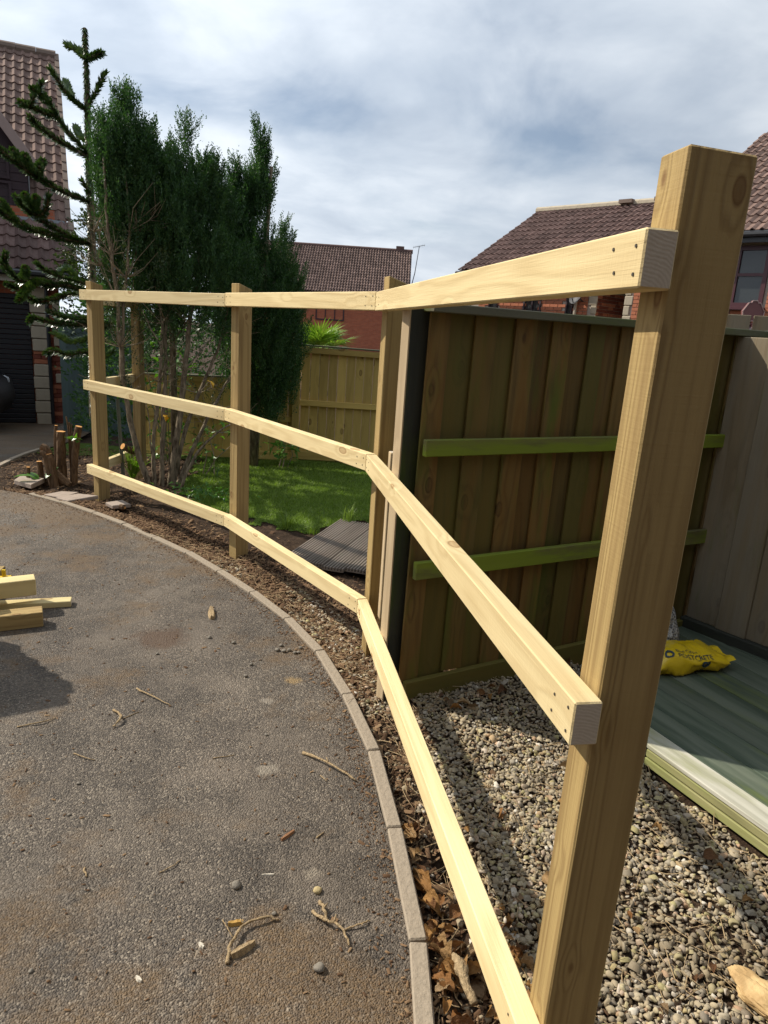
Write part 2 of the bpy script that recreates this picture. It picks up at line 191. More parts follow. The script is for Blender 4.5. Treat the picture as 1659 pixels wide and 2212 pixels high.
# ------------------------------------------------------------------ materials
def mat(name):
    m = bpy.data.materials.new(name); m.use_nodes = True; t = m.node_tree
    p = t.nodes['Principled BSDF']; return m, NT(t), p
def fin(nt, p, color, rough=.7, normal=None, spec=None, **kw):
    for k, v in dict({'Base Color': color, 'Roughness': rough}, **kw).items():
        s = p.inputs[k]
        if isinstance(v, bpy.types.NodeSocket): nt.t.links.new(v, s)
        else: s.default_value = (*v, 1) if (k == 'Base Color' and len(v) == 3) else v
    if spec is not None: p.inputs['Specular IOR Level'].default_value = spec
    if normal is not None: nt.t.links.new(normal, p.inputs['Normal'])
def plain(name, col, rough=.6, spec=.5, var=.12, scale=12., bump=.0, **kw):
    m, n, p = mat(name); tcn = n.n('ShaderNodeTexCoord').outputs['Object']
    f = n.noise(tcn, scale, 4, .6)
    c = n.mix(f, tuple(x*(1-var) for x in col), tuple(min(1, x*(1+var)) for x in col))
    fin(n, p, c, rough, n.bump(f, bump, .01) if bump else None, spec, **kw); return m
def ocoord(n, rnd=True):
    t = n.n('ShaderNodeTexCoord').outputs['Object']
    if not rnd: return t, None
    r = n.n('ShaderNodeObjectInfo').outputs['Random']
    off = n.n('ShaderNodeCombineXYZ', {0: n.math('MULTIPLY', r, 37.), 1: n.math('MULTIPLY', r, 91.), 2: n.math('MULTIPLY', r, 53.)}).outputs[0]
    return n.vm('ADD', t, off), r
def wood(name, light, dark, knot, ringk=7., contrast=.55, alt=None, ks=1., kden=.42, gx=.9, gy=9., rough=.75, knots=True, green=None, greenamt=0., var=.12, grey=None, saw=.0, bumpk=.35):
    m, n, p = mat(name); c, r = ocoord(n)
    kd = None
    if knots:
        vv = n.vm('MULTIPLY', c, (4.2*ks, 8.5*ks, 8.5*ks)); vn = n.n('ShaderNodeTexVoronoi', {'Vector': vv, 'Scale': 1.}); sel = n.ramp(n.n('ShaderNodeSeparateColor', {0: vn.outputs['Color']}).outputs[0], [(0., 1.), (kden, 0.)], 'CONSTANT'); kd = n.math('ADD', vn.outputs['Distance'], sel)
    a = n.noise(n.vm('MULTIPLY', c, (gx, gy, gy)), 1., 2, .5, .15)
    if kd is not None: a = n.math('ADD', a, n.math('MULTIPLY', n.ramp(kd, [(0., 1.), (.40, 0.)]), min(.30, 1.6/ringk)))
    rings = n.math('ADD', n.math('MULTIPLY', n.math('SINE', n.math('MULTIPLY', a, ringk*6.283)), .5), .5)
    rings = n.math('POWER', rings, 1.7)
    fine = n.noise(n.vm('MULTIPLY', c, (5., 170., 170.)), 1., 3, .65)
    broad = n.noise(n.vm('MULTIPLY', c, (1.1, 5., 5.)), 1.3, 3, .6)
    f = n.math('ADD', n.math('MULTIPLY', rings, .55*contrast), n.math('MULTIPLY', n.math('SUBTRACT', fine, .35), .75*contrast))
    f = n.math('ADD', f, n.math('MULTIPLY', n.math('SUBTRACT', broad, .5), .7))
    col = n.mix(n.n('ShaderNodeClamp', {0: f}).outputs[0], light, dark)
    if kd is not None:
        km = n.ramp(kd, [(.05, .55), (.10, .65), (.125, 1.), (.16, 0.)]); col = n.mix(n.math('MULTIPLY', km, .8), col, knot)
    if grey is not None:
        gm = n.ramp(n.noise(n.vm('MULTIPLY', c, (.8, 9., 9.)), 1.5, 4, .6), [(.40, 0.), (.62, 1.)]); col = n.mix(n.math('MULTIPLY', gm, .7), col, grey)
    if green is not None:
        gm = n.ramp(n.noise(n.vm('MULTIPLY', c, (1.1, 6., 6.)), 1.2, 5, .65), [(.62-.35*greenamt, 0.), (.80-.35*greenamt, 1.)])
        col = n.mix(n.math('MULTIPLY', gm, .9), col, green)
    if alt is not None: col = n.mix(n.ramp(n.math('FRACT', n.math('MULTIPLY', r, 7.31)), [(.35, 0.), (.75, .75)]), col, alt)
    v = n.math('ADD', n.math('MULTIPLY', r, 2*var), 1-var)
    col = n.mix(1., col, n.n('ShaderNodeCombineXYZ', {0: v, 1: v, 2: v}).outputs[0], 'MULTIPLY')
    h = n.math('ADD', n.math('MULTIPLY', fine, .7), n.math('MULTIPLY', rings, .3))
    if saw: h = n.math('ADD', h, n.math('MULTIPLY', n.noise(n.vm('MULTIPLY', c, (220., 9., 9.)), 1., 2), saw))
    fin(n, p, col, rough, n.bump(h, bumpk, .0025), .3); return m
def endgrain(name, light, dark):
    m, n, p = mat(name); c, r = ocoord(n)
    sp = n.n('ShaderNodeSeparateXYZ', {0: n.n('ShaderNodeTexCoord').outputs['Object']})
    y = n.math('ADD', sp.outputs[1], n.math('MULTIPLY', r, .06)); z = n.math('ADD', sp.outputs[2], .055)
    d = n.math('SQRT', n.math('ADD', n.math('MULTIPLY', y, y), n.math('MULTIPLY', z, z)))
    d = n.math('ADD', d, n.math('MULTIPLY', n.noise(c, 22., 3), .022))
    rings = n.math('ADD', n.math('MULTIPLY', n.math('SINE', n.math('MULTIPLY', d, 1100.)), .5), .5)
    f = n.math('ADD', n.math('MULTIPLY', rings, .28), n.math('MULTIPLY', n.noise(c, 150., 4, .7), .72))
    fin(n, p, n.mix(f, light, dark), .85, n.bump(f, .3, .002), .2); return m
PINE = wood('pine_sawn', (.74, .595, .325), (.47, .325, .14), (.30, .15, .05), 6., .55, knots=True, saw=.35, bumpk=.55)
PINE_P = wood('pine_post', (.39, .275, .112), (.19, .115, .042), (.15, .07, .022), 9., .80, bumpk=.8, ks=1.5, kden=.62, saw=.25, gx=.28, gy=15.)
PINE_END = endgrain('pine_end_grain', (.66, .58, .47), (.48, .40, .30))
NEWFENCE = wood('yellow_treated_board', (.54, .385, .115), (.34, .225, .06), (.12, .06, .02), 5., .55, var=.2)
OLD = wood('old_brown_board', (.165, .106, .032), (.060, .036, .012), (.028, .014, .006), 6., .9, grey=(.17, .088, .020), alt=(.105, .094, .020), green=(.085, .11, .014), greenamt=.36, var=.20, knots=True)
OLDRAIL = wood('mossy_rail', (.155, .13, .06), (.07, .062, .026), (.05, .045, .015), 5., .8, green=(.19, .25, .02), greenamt=.66, var=.12, knots=False)
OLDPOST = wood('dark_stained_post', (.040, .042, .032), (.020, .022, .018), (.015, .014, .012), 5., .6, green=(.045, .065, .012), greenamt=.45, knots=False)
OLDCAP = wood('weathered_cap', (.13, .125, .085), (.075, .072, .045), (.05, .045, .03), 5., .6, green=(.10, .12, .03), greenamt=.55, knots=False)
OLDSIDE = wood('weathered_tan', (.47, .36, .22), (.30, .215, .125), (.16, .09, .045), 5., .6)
GREYB = wood('weathered_grey_board', (.20, .155, .095), (.105, .08, .048), (.09, .06, .04), 4., .6, grey=(.20, .175, .13), green=(.13, .14, .045), greenamt=.2, var=.2, bumpk=.6)
DECKG = wood('green_painted_board', (.070, .092, .062), (.034, .050, .035), (.05, .07, .05), 4., .6, green=(.12, .15, .045), greenamt=.3, grey=(.155, .175, .13), knots=False, rough=.7)
DECKW = wood('worn_pale_board', (.55, .53, .44), (.28, .27, .20), (.2, .18, .12), 6., .9, green=(.27, .28, .12), greenamt=.5, knots=False)
DECKS = wood('mossy_side_board', (.33, .31, .14), (.17, .16, .07), (.1, .1, .04), 5., .8, green=(.25, .27, .08), greenamt=.5, knots=False)
GROOVED = wood('grey_decking', (.21, .172, .14), (.12, .096, .076), (.07, .05, .04), 4., .5, grey=(.25, .215, .18), knots=False, var=.15)

# bark / cut wood / leaves
def bark(name, a, b, sc=1.):
    m, n, p = mat(name); t = n.n('ShaderNodeTexCoord').outputs['Object']
    f = n.noise(n.vm('MULTIPLY', t, (42.*sc, 42.*sc, 11.*sc)), 1., 4, .65, .4); g = n.noise(t, 9., 3)
    c = n.mix(n.ramp(n.math('ADD', n.math('MULTIPLY', f, .75), n.math('MULTIPLY', g, .25)), [(.33, 0.), (.66, 1.)]), a, b)
    fin(n, p, c, .9, n.bump(f, .9, .012), .2); return m
BARK = bark('stem_bark', (.045, .030, .018), (.33, .265, .18))
TWIG = bark('dead_twig', (.17, .13, .085), (.42, .34, .235), 2.)
BARKLOG = bark('stump_bark', (.05, .028, .014), (.20, .125, .07), 1.2)
CUT = plain('fresh_cut_wood', (.62, .31, .10), .8, .2, .22, 60.)
STICK = bark('stick_wood', (.24, .165, .09), (.50, .37, .21), 2.5)
def leafy(name, stops, trans=.25, rough=.5, spec=.35, two=None):
    m, n, p = mat(name); r = n.n('ShaderNodeNewGeometry').outputs['Random Per Island']
    t = n.n('ShaderNodeTexCoord').outputs['Object']
    f = n.math('ADD', n.math('MULTIPLY', r, .45), n.math('MULTIPLY', n.noise(t, 4.5, 3), .55))
    c = n.ramp(f, stops); fin(n, p, c, rough, None, spec)
    if trans:
        tr = n.n('ShaderNodeBsdfTranslucent', {'Color': n.mix(1., c, (1.3, 1.5, .6), 'MULTIPLY')})
        mx = n.n('ShaderNodeMixShader', {0: trans, 1: p.outputs[0], 2: tr.outputs[0]})
        n.t.links.new(mx.outputs[0], n.t.nodes['Material Output'].inputs[0])
    return m
def dry_mat():
    m, n, p = mat('dry_leaf'); c, r = ocoord(n); t = n.n('ShaderNodeTexCoord').outputs['Object']
    col = n.ramp(r, [(.1, (.16, .075, .03)), (.35, (.34, .155, .045)), (.6, (.46, .25, .08)), (.85, (.50, .34, .17)), (1., (.28, .19, .11))])
    f = n.noise(n.vm('MULTIPLY', c, (3., 9., 3.)), 1.5, 4, .65); col = n.mix(n.math('MULTIPLY', f, .75), col, n.mix(1., col, (.38, .33, .30), 'MULTIPLY'))
    fin(n, p, col, .6, n.bump(f, .5, .03), .3)
    tr = n.n('ShaderNodeBsdfTranslucent', {'Color': col}); mx = n.n('ShaderNodeMixShader', {0: .2, 1: p.outputs[0], 2: tr.outputs[0]}); n.t.links.new(mx.outputs[0], n.t.nodes['Material Output'].inputs[0]); return m
CONIF = leafy('conifer_foliage', [(.2, (.022, .058, .021)), (.5, (.042, .102, .035)), (.8, (.09, .165, .056))], .32)
CONIF2 = leafy('olive_conifer_foliage', [(.2, (.022, .036, .012)), (.5, (.042, .065, .02)), (.85, (.085, .115, .04))], .2)
MONK = leafy('monkey_puzzle_leaf', [(.2, (.022, .052, .016)), (.5, (.048, .095, .024)), (.85, (.12, .18, .04))], .14, .30, .6)
GRASS = leafy('lawn_grass', [(.15, (.095, .15, .022)), (.5, (.165, .245, .038)), (.75, (.24, .32, .065)), (.95, (.36, .34, .14))], .35, .5)
LAUREL = leafy('broad_green_leaf', [(.2, (.035, .10, .014)), (.5, (.075, .19, .02)), (.85, (.16, .29, .03))], .35, .35, .5)
PALM = leafy('palm_leaf', [(.2, (.10, .19, .025)), (.6, (.20, .31, .045)), (.9, (.31, .40, .08))], .3, .4)
FERN = leafy('fern_leaf', [(.2, (.09, .19, .02)), (.8, (.20, .32, .04))], .35, .5)
FAR = leafy('far_foliage', [(.2, (.03, .06, .02)), (.8, (.07, .11, .03))], .1)
DRY = dry_mat()
YEL = plain('yellow_leaf', (.75, .42, .02), .5)
LITTER = leafy('bark_litter', [(.1, (.05, .028, .016)), (.45, (.125, .072, .04)), (.75, (.24, .155, .085)), (.95, (.42, .31, .19))], 0, .9, .15)
PEB = None
def pebble_mat():
    m, n, p = mat('pebbles'); r = n.n('ShaderNodeNewGeometry').outputs['Random Per Island']; t = n.n('ShaderNodeTexCoord').outputs['Object']
    c = n.ramp(r, [(.0, (.15, .13, .11)), (.12, (.27, .24, .20)), (.28, (.42, .36, .26)), (.45, (.50, .43, .30)), (.58, (.32, .30, .26)), (.72, (.55, .48, .35)), (.82, (.44, .41, .20)), (.9, (.50, .33, .22)), (.97, (.70, .67, .61))])
    f = n.noise(t, 240., 3, .6); c = n.mix(n.math('MULTIPLY', f, .45), c, (.12, .10, .07))
    dirt = n.ramp(n.noise(t, 3.2, 4, .6), [(.42, 0.), (.68, .75)]); c = n.mix(dirt, c, (.14, .105, .062)); c = n.mix(1., c, (1.02, .975, .895), 'MULTIPLY')
    fin(n, p, c, .75, n.bump(f, .25, .002), .3); return m
PEB = pebble_mat()
def tarmac():
    m, n, p = mat('tarmac'); t = n.n('ShaderNodeTexCoord').outputs['Object']
    tw = n.vm('ADD', t, n.vm('MULTIPLY', n.n('ShaderNodeTexNoise', {'Vector': t, 'Scale': 60., 'Detail': 2.}).outputs['Color'], (.006, .006, .006)))
    v1 = n.n('ShaderNodeTexVoronoi', {'Vector': tw, 'Scale': 200.}); v2 = n.n('ShaderNodeTexVoronoi', {'Vector': tw, 'Scale': 310.})
    cell = n.n('ShaderNodeSeparateColor', {0: v1.outputs['Color']}).outputs[0]; cell2 = n.n('ShaderNodeSeparateColor', {0: v2.outputs['Color']}).outputs[1]
    big = n.noise(t, .9, 5, .62, .3); mid = n.noise(t, 4.3, 5, .65)
    base = n.ramp(cell, [(.0, (.045, .038, .032)), (.35, (.105, .087, .072)), (.65, (.17, .142, .115)), (.85, (.25, .21, .165)), (.97, (.46, .40, .32))])
    base = n.mix(.35, base, n.ramp(cell2, [(.0, (.05, .042, .036)), (.6, (.125, .105, .086)), (.93, (.30, .26, .205))]))
    base = n.mix(n.ramp(big, [(.40, .0), (.60, .75)]), base, n.mix(1., base, (.62, .60, .60), 'MULTIPLY'))
    base = n.mix(.12, base, (.100, .085, .070)); base = n.mix(1., base, n.ramp(n.noise(n.vm('ADD', t, (2., 9., 4.)), 2.6, 6, .7), [(.36, .62), (.52, .90), (.66, 1.12)]), 'MULTIPLY')
    base = n.mix(1., base, (1.0, .965, .91), 'MULTIPLY')
    dust = n.ramp(n.math('ADD', n.math('MULTIPLY', mid, .55), n.math('MULTIPLY', n.noise(n.vm('ADD', t, (3., 8., 0.)), 1.3, 5, .6), .45)), [(.50, 0.), (.66, .6)])
    base = n.mix(dust, base, (.205, .165, .125))
    # rust-brown moss and bark dust, thick at the far edge by the bed and in the near corner
    sp = n.n('ShaderNodeSeparateXYZ', {0: t}); X, Y = sp.outputs[0], sp.outputs[1]
    far = n.ramp(n.math('MULTIPLY', Y, .1), [(.35, 0.), (.50, .17)]); near = n.ramp(n.math('ADD', n.math('MULTIPLY', Y, -.5), 1.), [(.24, 0.), (.42, .16)])
    rust = n.ramp(n.math('ADD', n.math('ADD', n.noise(n.vm('ADD', t, (11., 5., 0.)), 2.3, 6, .7), far), near), [(.54, 0.), (.665, .8)])
    rustc = n.mix(n.noise(t, 30., 3), (.10, .058, .028), (.215, .135, .060))
    base = n.mix(n.math('MULTIPLY', rust, n.ramp(n.noise(t, 90., 3, .7), [(.35, .35), (.6, 1.)])), base, rustc)
    for (px, py, rr, cc_) in ((-.345, 2.075, .045, (.30, .255, .195)), (-.345, 2.70, .045, (.31, .205, .085)), (-.42, 2.52, .03, (.27, .23, .18)), (-.13, 1.62, .03, (.26, .215, .16)), (-1.02, 3.02, .16, (.10, .055, .03))):   # dried plaster, sand and mud marks
        dd_ = n.n('ShaderNodeVectorMath', {0: t, 1: (px, py, 0.)}, operation='DISTANCE').outputs[1]
        dd_ = n.math('ADD', n.math('DIVIDE', dd_, rr), n.math('MULTIPLY', n.math('SUBTRACT', n.noise(t, 1.1/rr, 5, .7), .5), 2.2))
        base = n.mix(n.math('MULTIPLY', n.ramp(dd_, [(.45, .85), (.95, 0.)]), n.ramp(n.noise(t, 160., 3, .7), [(.35, .5), (.55, 1.)])), base, cc_)
    h = n.math('ADD', n.math('MULTIPLY', n.math('SUBTRACT', 1., v1.outputs['Distance']), .7), n.math('MULTIPLY', n.math('SUBTRACT', 1., v2.outputs['Distance']), .3))
    fin(n, p, base, .66, n.bump(h, 1., .007), .4); return m
TARMAC = tarmac()
def soil():
    m, n, p = mat('soil'); t = n.n('ShaderNodeTexCoord').outputs['Object']
    a = n.noise(t, 14., 6, .72, .4); b = n.noise(t, 70., 4, .7); g = n.noise(t, 2.1, 4, .6)
    c = n.ramp(n.math('ADD', n.math('MULTIPLY', a, .55), n.math('MULTIPLY', b, .45)), [(.32, (.018, .011, .007)), (.5, (.05, .031, .019)), (.62, (.095, .062, .038)), (.75, (.17, .118, .074))])
    c = n.mix(n.ramp(g, [(.45, 0.), (.65, .6)]), c, n.mix(1., c, (.55, .55, .55), 'MULTIPLY'))
    fin(n, p, c, .95, n.bump(n.math('ADD', a, n.math('MULTIPLY', b, .6)), .9, .02), .15); return m
SOIL = soil()
LAWNG = plain('lawn_base', (.075, .115, .02), .95, .1, .5, 30., .5)
KERB = plain('kerb_concrete', (.31, .255, .19), .85, .2, .28, 60., .5)
SLAB = plain('paving_slab', (.36, .29, .235), .85, .2, .25, 30., .4)
STONE = plain('loose_stone', (.20, .175, .14), .8, .3, .45, 40., .5)
# ------------------------------------------------------------------ ground, driveway, kerb, lawn
def vnoise(x, y, s, seed=0):
    x = np.asarray(x)*s; y = np.asarray(y)*s; xi = np.floor(x).astype(int); yi = np.floor(y).astype(int); fx = x-xi; fy = y-yi
    def h(a, b): 
        v = np.sin(a*127.1+b*311.7+seed*74.7)*43758.5453; return v-np.floor(v)
    fx = fx*fx*(3-2*fx); fy = fy*fy*(3-2*fy)
    return (h(xi, yi)*(1-fx)+h(xi+1, yi)*fx)*(1-fy)+(h(xi, yi+1)*(1-fx)+h(xi+1, yi+1)*fx)*fy
KIN = [(0.155, -2.), (0.152, .6)]+[tuple(p) for p in PTS['kerb_in']]
BEDL = [tuple(PTS['bed_left'][0]), (-3.56, 5.95), tuple(PTS['bed_left'][1]), tuple(PTS['bed_left'][2]), tuple(PTS['bed_left'][3]), (-4.95, 11.7)]
EDGE = KIN+BEDL
EY = np.array([p[1] for p in EDGE]); EX = np.array([p[0] for p in EDGE])
def edge_x(y): return np.interp(y, EY, EX)
LAWN = [tuple(p) for p in PTS['lawnpoly']]
FL = [(.312, .959), (-.094, 3.007), (-1.027, 4.291), (-2.447, 5.536)]   # front line of the new fence rails
def fence_x(y): return np.interp(y, [p[1] for p in FL], [p[0] for p in FL])
def bedz(x, y):
    x = np.asarray(x, float); y = np.asarray(y, float)
    z = (vnoise(x, y, 2.3)-.5)*.035+(vnoise(x, y, 9., 3)-.5)*.022+(vnoise(x, y, 27., 5)-.5)*.012-.012
    df = np.abs(x-fence_x(y)-.05)
    z = z-.03*np.exp(-(df/.10)**2)*(y > .4)
    hole = np.hypot(x-.285, y-1.74); z = z-.16*np.exp(-(hole/.055)**4)
    inlawn = inpoly(x, y, LAWN); z = np.where(inlawn, (vnoise(x, y, 1.2, 9)-.5)*.03-.004, z)
    dE = x-edge_x(y); z = np.where(dE < .05, np.minimum(z, -.012), z)
    z = np.where(dE < -.02, -.06, z)
    gr = (x > .95) & (y < 3.5); z = np.where(gr, -.02, z)
    return z+dropv(x, y)
st = .03; gx = np.arange(-5, 3+1e-6, st*8/8.01 if False else .032); gx = np.linspace(-5, 3, 250); gy = np.linspace(0, 9, 282)
XX, YY = np.meshgrid(gx, gy); ZZ = bedz(XX, YY)
ZZ[0, :] = ZZ[-1, :] = -.06; ZZ[:, 0] = ZZ[:, -1] = -.06
ZZ[:, 0] += dropv(XX[:, 0], YY[:, 0]); ZZ[-1, :] += dropv(XX[-1, :], YY[-1, :])
nx, ny = len(gx), len(gy)
idx = np.arange(nx*ny).reshape(ny, nx)
FQ = np.stack([idx[:-1, :-1], idx[:-1, 1:], idx[1:, 1:], idx[1:, :-1]], -1).reshape(-1, 4)
VV = np.stack([XX, YY, ZZ], -1).reshape(-1, 3)
cs = [-300, -100, -50, -30, -20]+list(range(-15, 16))+[20, 30, 50, 100, 300]
cx, cy = np.meshgrid(np.array(cs, float), np.array(cs, float)); cz = dropv(cx, cy)-.06; ci = np.arange(cx.size).reshape(cx.shape)+len(VV)
CQ = np.stack([ci[:-1, :-1], ci[:-1, 1:], ci[1:, 1:], ci[1:, :-1]], -1).reshape(-1, 4)
mx_ = (cx[:-1, :-1]+cx[1:, 1:])/2; my_ = (cy[:-1, :-1]+cy[1:, 1:])/2
keep = ~((mx_ > -5) & (mx_ < 3) & (my_ > 0) & (my_ < 9))
VV2 = np.concatenate([VV, np.stack([cx, cy, cz], -1).reshape(-1, 3)]); FF2 = np.concatenate([FQ, CQ[keep.ravel()]])
obj('ground', npmesh(VV2, FF2, [SOIL], smooth=True), kind='structure')
cm = (XX[:-1, :-1]+XX[1:, 1:])/2; cn = (YY[:-1, :-1]+YY[1:, 1:])/2
jit = (vnoise(cm, cn, 7., 21)-.5)*.16
lm = inpoly(cm+jit, cn+jit, LAWN) | ((cn > 7.4) & (cm > -4.2) & (cm < 3))
VL = VV.copy(); VL[:, 2] += .006
obj('lawn', npmesh(VL, FQ[lm.ravel()], [LAWNG], smooth=True), kind='structure')
# driveway
ys = sorted(set(list(np.round(np.arange(-3, 11.7, .1), 3))+[round(float(v), 3) for v in EY])); ys = [v for v in ys if v <= 11.7]
fr = [0, .03, .08, .2, .4, .7, 1.]
V = []; F = []
for y in ys:
    xe = float(edge_x(y)) if y > -2 else .155
    for f in fr: 
        x = xe-(xe+16)*f; V.append((x, y, float(-.40*sstep(6.2, 11.5, y))*1. if f else drop(x, y)))
k = len(fr)
for i in range(len(ys)-1):
    for j in range(k-1): F.append((i*k+j+1, i*k+j, (i+1)*k+j, (i+1)*k+j+1))
obj('driveway', mesh(V, F, [TARMAC], smooth=True), kind='structure')
# kerb of edging blocks along the curve
def poly_walk(P, step):
    P = [Vector((*p[:2], 0)) for p in P]; d = [0]
    for a, b in zip(P[:-1], P[1:]): d.append(d[-1]+(b-a).length)
    out = []; s = 0
    while s < d[-1]:
        i = max(j for j in range(len(d)-1) if d[j] <= s); t = (s-d[i])/(d[i+1]-d[i]); out.append(P[i].lerp(P[i+1], t)); s += step
    return out
kerb = obj('kerb', None, None, T(0, 0, 0), kind='structure')
def edging(P, width, top, grp):
    W_ = poly_walk(P, .405)
    for a, b in zip(W_[:-1], W_[1:]):
        d = (b-a).normalized(); nrm = Vector((d.y, -d.x, 0)); a2 = a+nrm*width/2; b2 = b+nrm*width/2-d*.006
        dz = random.uniform(-.003, .003)
        z0 = drop(a.x, a.y); z1 = drop(b.x, b.y)
        o = beam('edging_block', a2+Vector((0, 0, top-.05+dz+z0)), b2+Vector((0, 0, top-.05-dz+z1)), width, .10, [KERB], kerb, b=.004)
edging([(0.152, .2)]+[tuple(p) for p in PTS['kerb_in']]+[BEDL[0]], .046, .013, '')
edging([BEDL[1], BEDL[2], BEDL[3], BEDL[4]], .05, .02, '')

# ------------------------------------------------------------------ new fence frame
mb = MB(); mb.tube([(0, .002, 0), (0, -.0008, 0)], [.0027, .0027], 6); SCREW = mb.me([plain('screw_steel', (.07, .06, .045), .5)])
fz = root('fence_frame', 'new unclad fence frame of pale sawn posts and three rails curving along the drive kerb', 'fence', (-.1, 3.06, 0))
FLv = [Vector((*p, 0)) for p in FL]; TH = .047
dirs = [(b-a).normalized() for a, b in zip(FLv[:-1], FLv[1:])]
backn = [Vector((-d.y, d.x, 0))*-1 for d in dirs]    # away from the drive
for lvl, ztop in enumerate((1.63, .948, .268)):
    for i in range(3):
        a, b, d, nb = FLv[i].copy(), FLv[i+1].copy(), dirs[i], backn[i]
        L = (b-a).length
        e0 = 0.; e1 = 0.
        if i > 0: e0 = TH*math.tan(d.angle(dirs[i-1])/2)
        if i < 2: e1 = TH*math.tan(d.angle(dirs[i+1])/2)
        # curve bends to the left, drive is on the left: the front is the inner side of the bend
        g = .0012
        x0f, x0b, x1f, x1b = (g if i else 0), (g-e0 if i else 0), L-(g if i < 2 else 0), (L+e1-g if i < 2 else L)
        h = .075
        C = [(x0f, 0, 0), (x0b, TH, 0), (x0b, TH, h), (x0f, 0, h), (x1f, 0, 0), (x1b, TH, 0), (x1b, TH, h), (x1f, 0, h)]
        dz = (0, .002, -.002)[i]
        M = Matrix((d, nb, Vector((0, 0, 1)))).transposed().to_4x4(); M.translation = a+Vector((0, 0, ztop-h+dz))
        C = [(c[0], -c[1], c[2]) for c in C] if False else C
        o = obj('rail', bm2me(hexa(C, .0025), [PINE, PINE_END], name='rail'), fz, M)
        # screw heads near each end
        sm = MB()
        for xs_ in (.05, .085, L-.05, L-.085):
            for zs in (.02, .055): 
                sm.tube([(xs_+random.uniform(-.006, .006), .0005, zs), (xs_, -.0012, zs)], [.0032, .0032], 6)
        for xs_ in (.022, .075, L-.022, L-.075):
            for zs in (.02, .055): obj('screw', SCREW, o, M @ T(xs_+random.uniform(-.006, .006), -.0006, zs+random.uniform(-.004, .004)))
def post(corner, nrm, tan, zt, slope=.0, wn=.075, wt=.10, zb=-.15, name='post', mats=None, parent=None, lean=(0, 0)):
    """corner = near top edge between drive face and end face; nrm = out of the drive face, tan = out of the end face"""
    nrm = Vector((*nrm, 0)).normalized(); tan = Vector((*tan, 0)).normalized()
    c = Vector((*corner, 0)); h = zt-zb
    # local x up, y along -tan (narrow width wn), z along -nrm (depth wt)
    def P(i, j, x): return (x, i, j)
    C = [(0, 0, 0), (0, wn, 0), (0, wn, wt), (0, 0, wt), (h, 0, 0), (h, wn, 0), (h-slope, wn, wt), (h-slope, 0, wt)]
    up = Vector((lean[0], lean[1], 1)).normalized()
    M = Matrix((up, -tan, -nrm)).transposed().to_4x4(); M.translation = c+Vector((0, 0, zb))-Vector((lean[0], lean[1], 0))*(-zb)
    bm = hexa(C, .003); 
    if M.to_3x3().determinant() < 0: bmesh.ops.reverse_faces(bm, faces=bm.faces[:])
    return obj(name, bm2me(bm, mats or [PINE_P, PINE_END], name='post'), parent, M)
def orth(a): 
    v = Vector((math.cos(R(a)), math.sin(R(a)))); return v
# A: near post; drive face looks left
post((.352, .988), (-.985, -.17), (.17, -.985), 1.738, .004, .072, .10, parent=fz, lean=(.012, .002))
post((-.043, 3.045), (-.95, -.31), (.31, -.95), 1.700, .032, .075, .10, parent=fz)
post((-.945, 4.305), (-.62, -.785), (.785, -.62), 1.692, .030, .075, .10, parent=fz)
post((-2.345, 5.515), (-.60, -.80), (.80, -.60), 1.695, .026, .075, .10, parent=fz)
E0 = Vector((-2.36, 6.34, 0))
post((-2.29, 6.36), (.985, -.10), (-.10, -.985), 1.60, .0, .10, .075, parent=fz)
for zt in (1.60, .945, .262):
    beam('rail', (-2.40, 5.66, zt-.0375), (-2.36, 6.46, zt-.0375), .047, .075, [PINE, PINE_END], fz)

# short stake and old post beside post B
s_ = root('timber_stake', 'short square sawn stake standing between fence post and old dark post', 'stake', (.03, 2.93, 0))
post((.012, 2.88), (-.97, -.22), (.22, -.97), .985, .0, .045, .045, parent=s_, name='shaft', mats=[OLDSIDE, PINE_END])

# ------------------------------------------------------------------ old fence panel
PO = Vector((.16, 2.625, 0)); PD = Vector((.872, .489, 0)).normalized(); PN = Vector((PD.y, -PD.x, 0))   # PN towards the camera
op = root('old_brown_fence', 'dark brown mossy featherboard fence panel with two bright green rails', 'fence', PO)
def pw(s, off, z): return PO+PD*s+PN*off+Vector((0, 0, z))
s = -.05; i = 0; Lp = 1.80
wd = [.085, .115, .10, .095, .10, .085, .10, .095, .085, .10, .095, .075, .085, .10, .09]
gaps = {}
while s < Lp-.06:
    wi = wd[i % len(wd)]; tilt = random.uniform(-.006, .006)+(.012 if i in (0, 2) else 0)
    base = .075 if i not in (2,) else .09
    rec = .0125 if i % 2 else 0.; zt_ = 1.562+.006*s; a = pw(s+wi/2-tilt*.5, -.006-rec, base); b = pw(s+wi/2+tilt*.7, -.006-rec, zt_)
    Mx = frame(a, b-a, PN) @ Matrix.Rotation(.03 if i % 2 else -.04, 4, 'X')
    o = obj('board', box_mesh(round((b-a).length, 2), wi+random.uniform(-.004, .002) if not i % 2 else wi+.036, .011, [OLD, OLD], .0015), op, Mx)
    s += wi+gaps.get(i, 0.0015); i += 1
beam('rail', pw(-.045, .028, 1.063), pw(1.79, .028, 1.063), .026, .064, [OLDRAIL, OLDRAIL], op)
beam('rail', pw(-.045, .028, .575), pw(1.79, .028, .575), .026, .072, [OLDRAIL, OLDRAIL], op)
beam('rail', pw(-.04, -.055, 1.50), pw(1.79, -.055, 1.50), .030, .05, [OLD, OLD], op)
beam('cap_rail', pw(-.06, .008, 1.570), pw(1.85, .008, 1.580), .075, .032, [OLDCAP, OLDCAP], op)
beam('gravel_board', pw(-.04, .012, .02), pw(1.79, .012, .05), .026, .13, [OLD, OLD], op)
o1 = root('old_fence_post', 'dark stained old fence post with a pale sunlit left face beside brown panel', 'post', (.12, 2.66, 0))
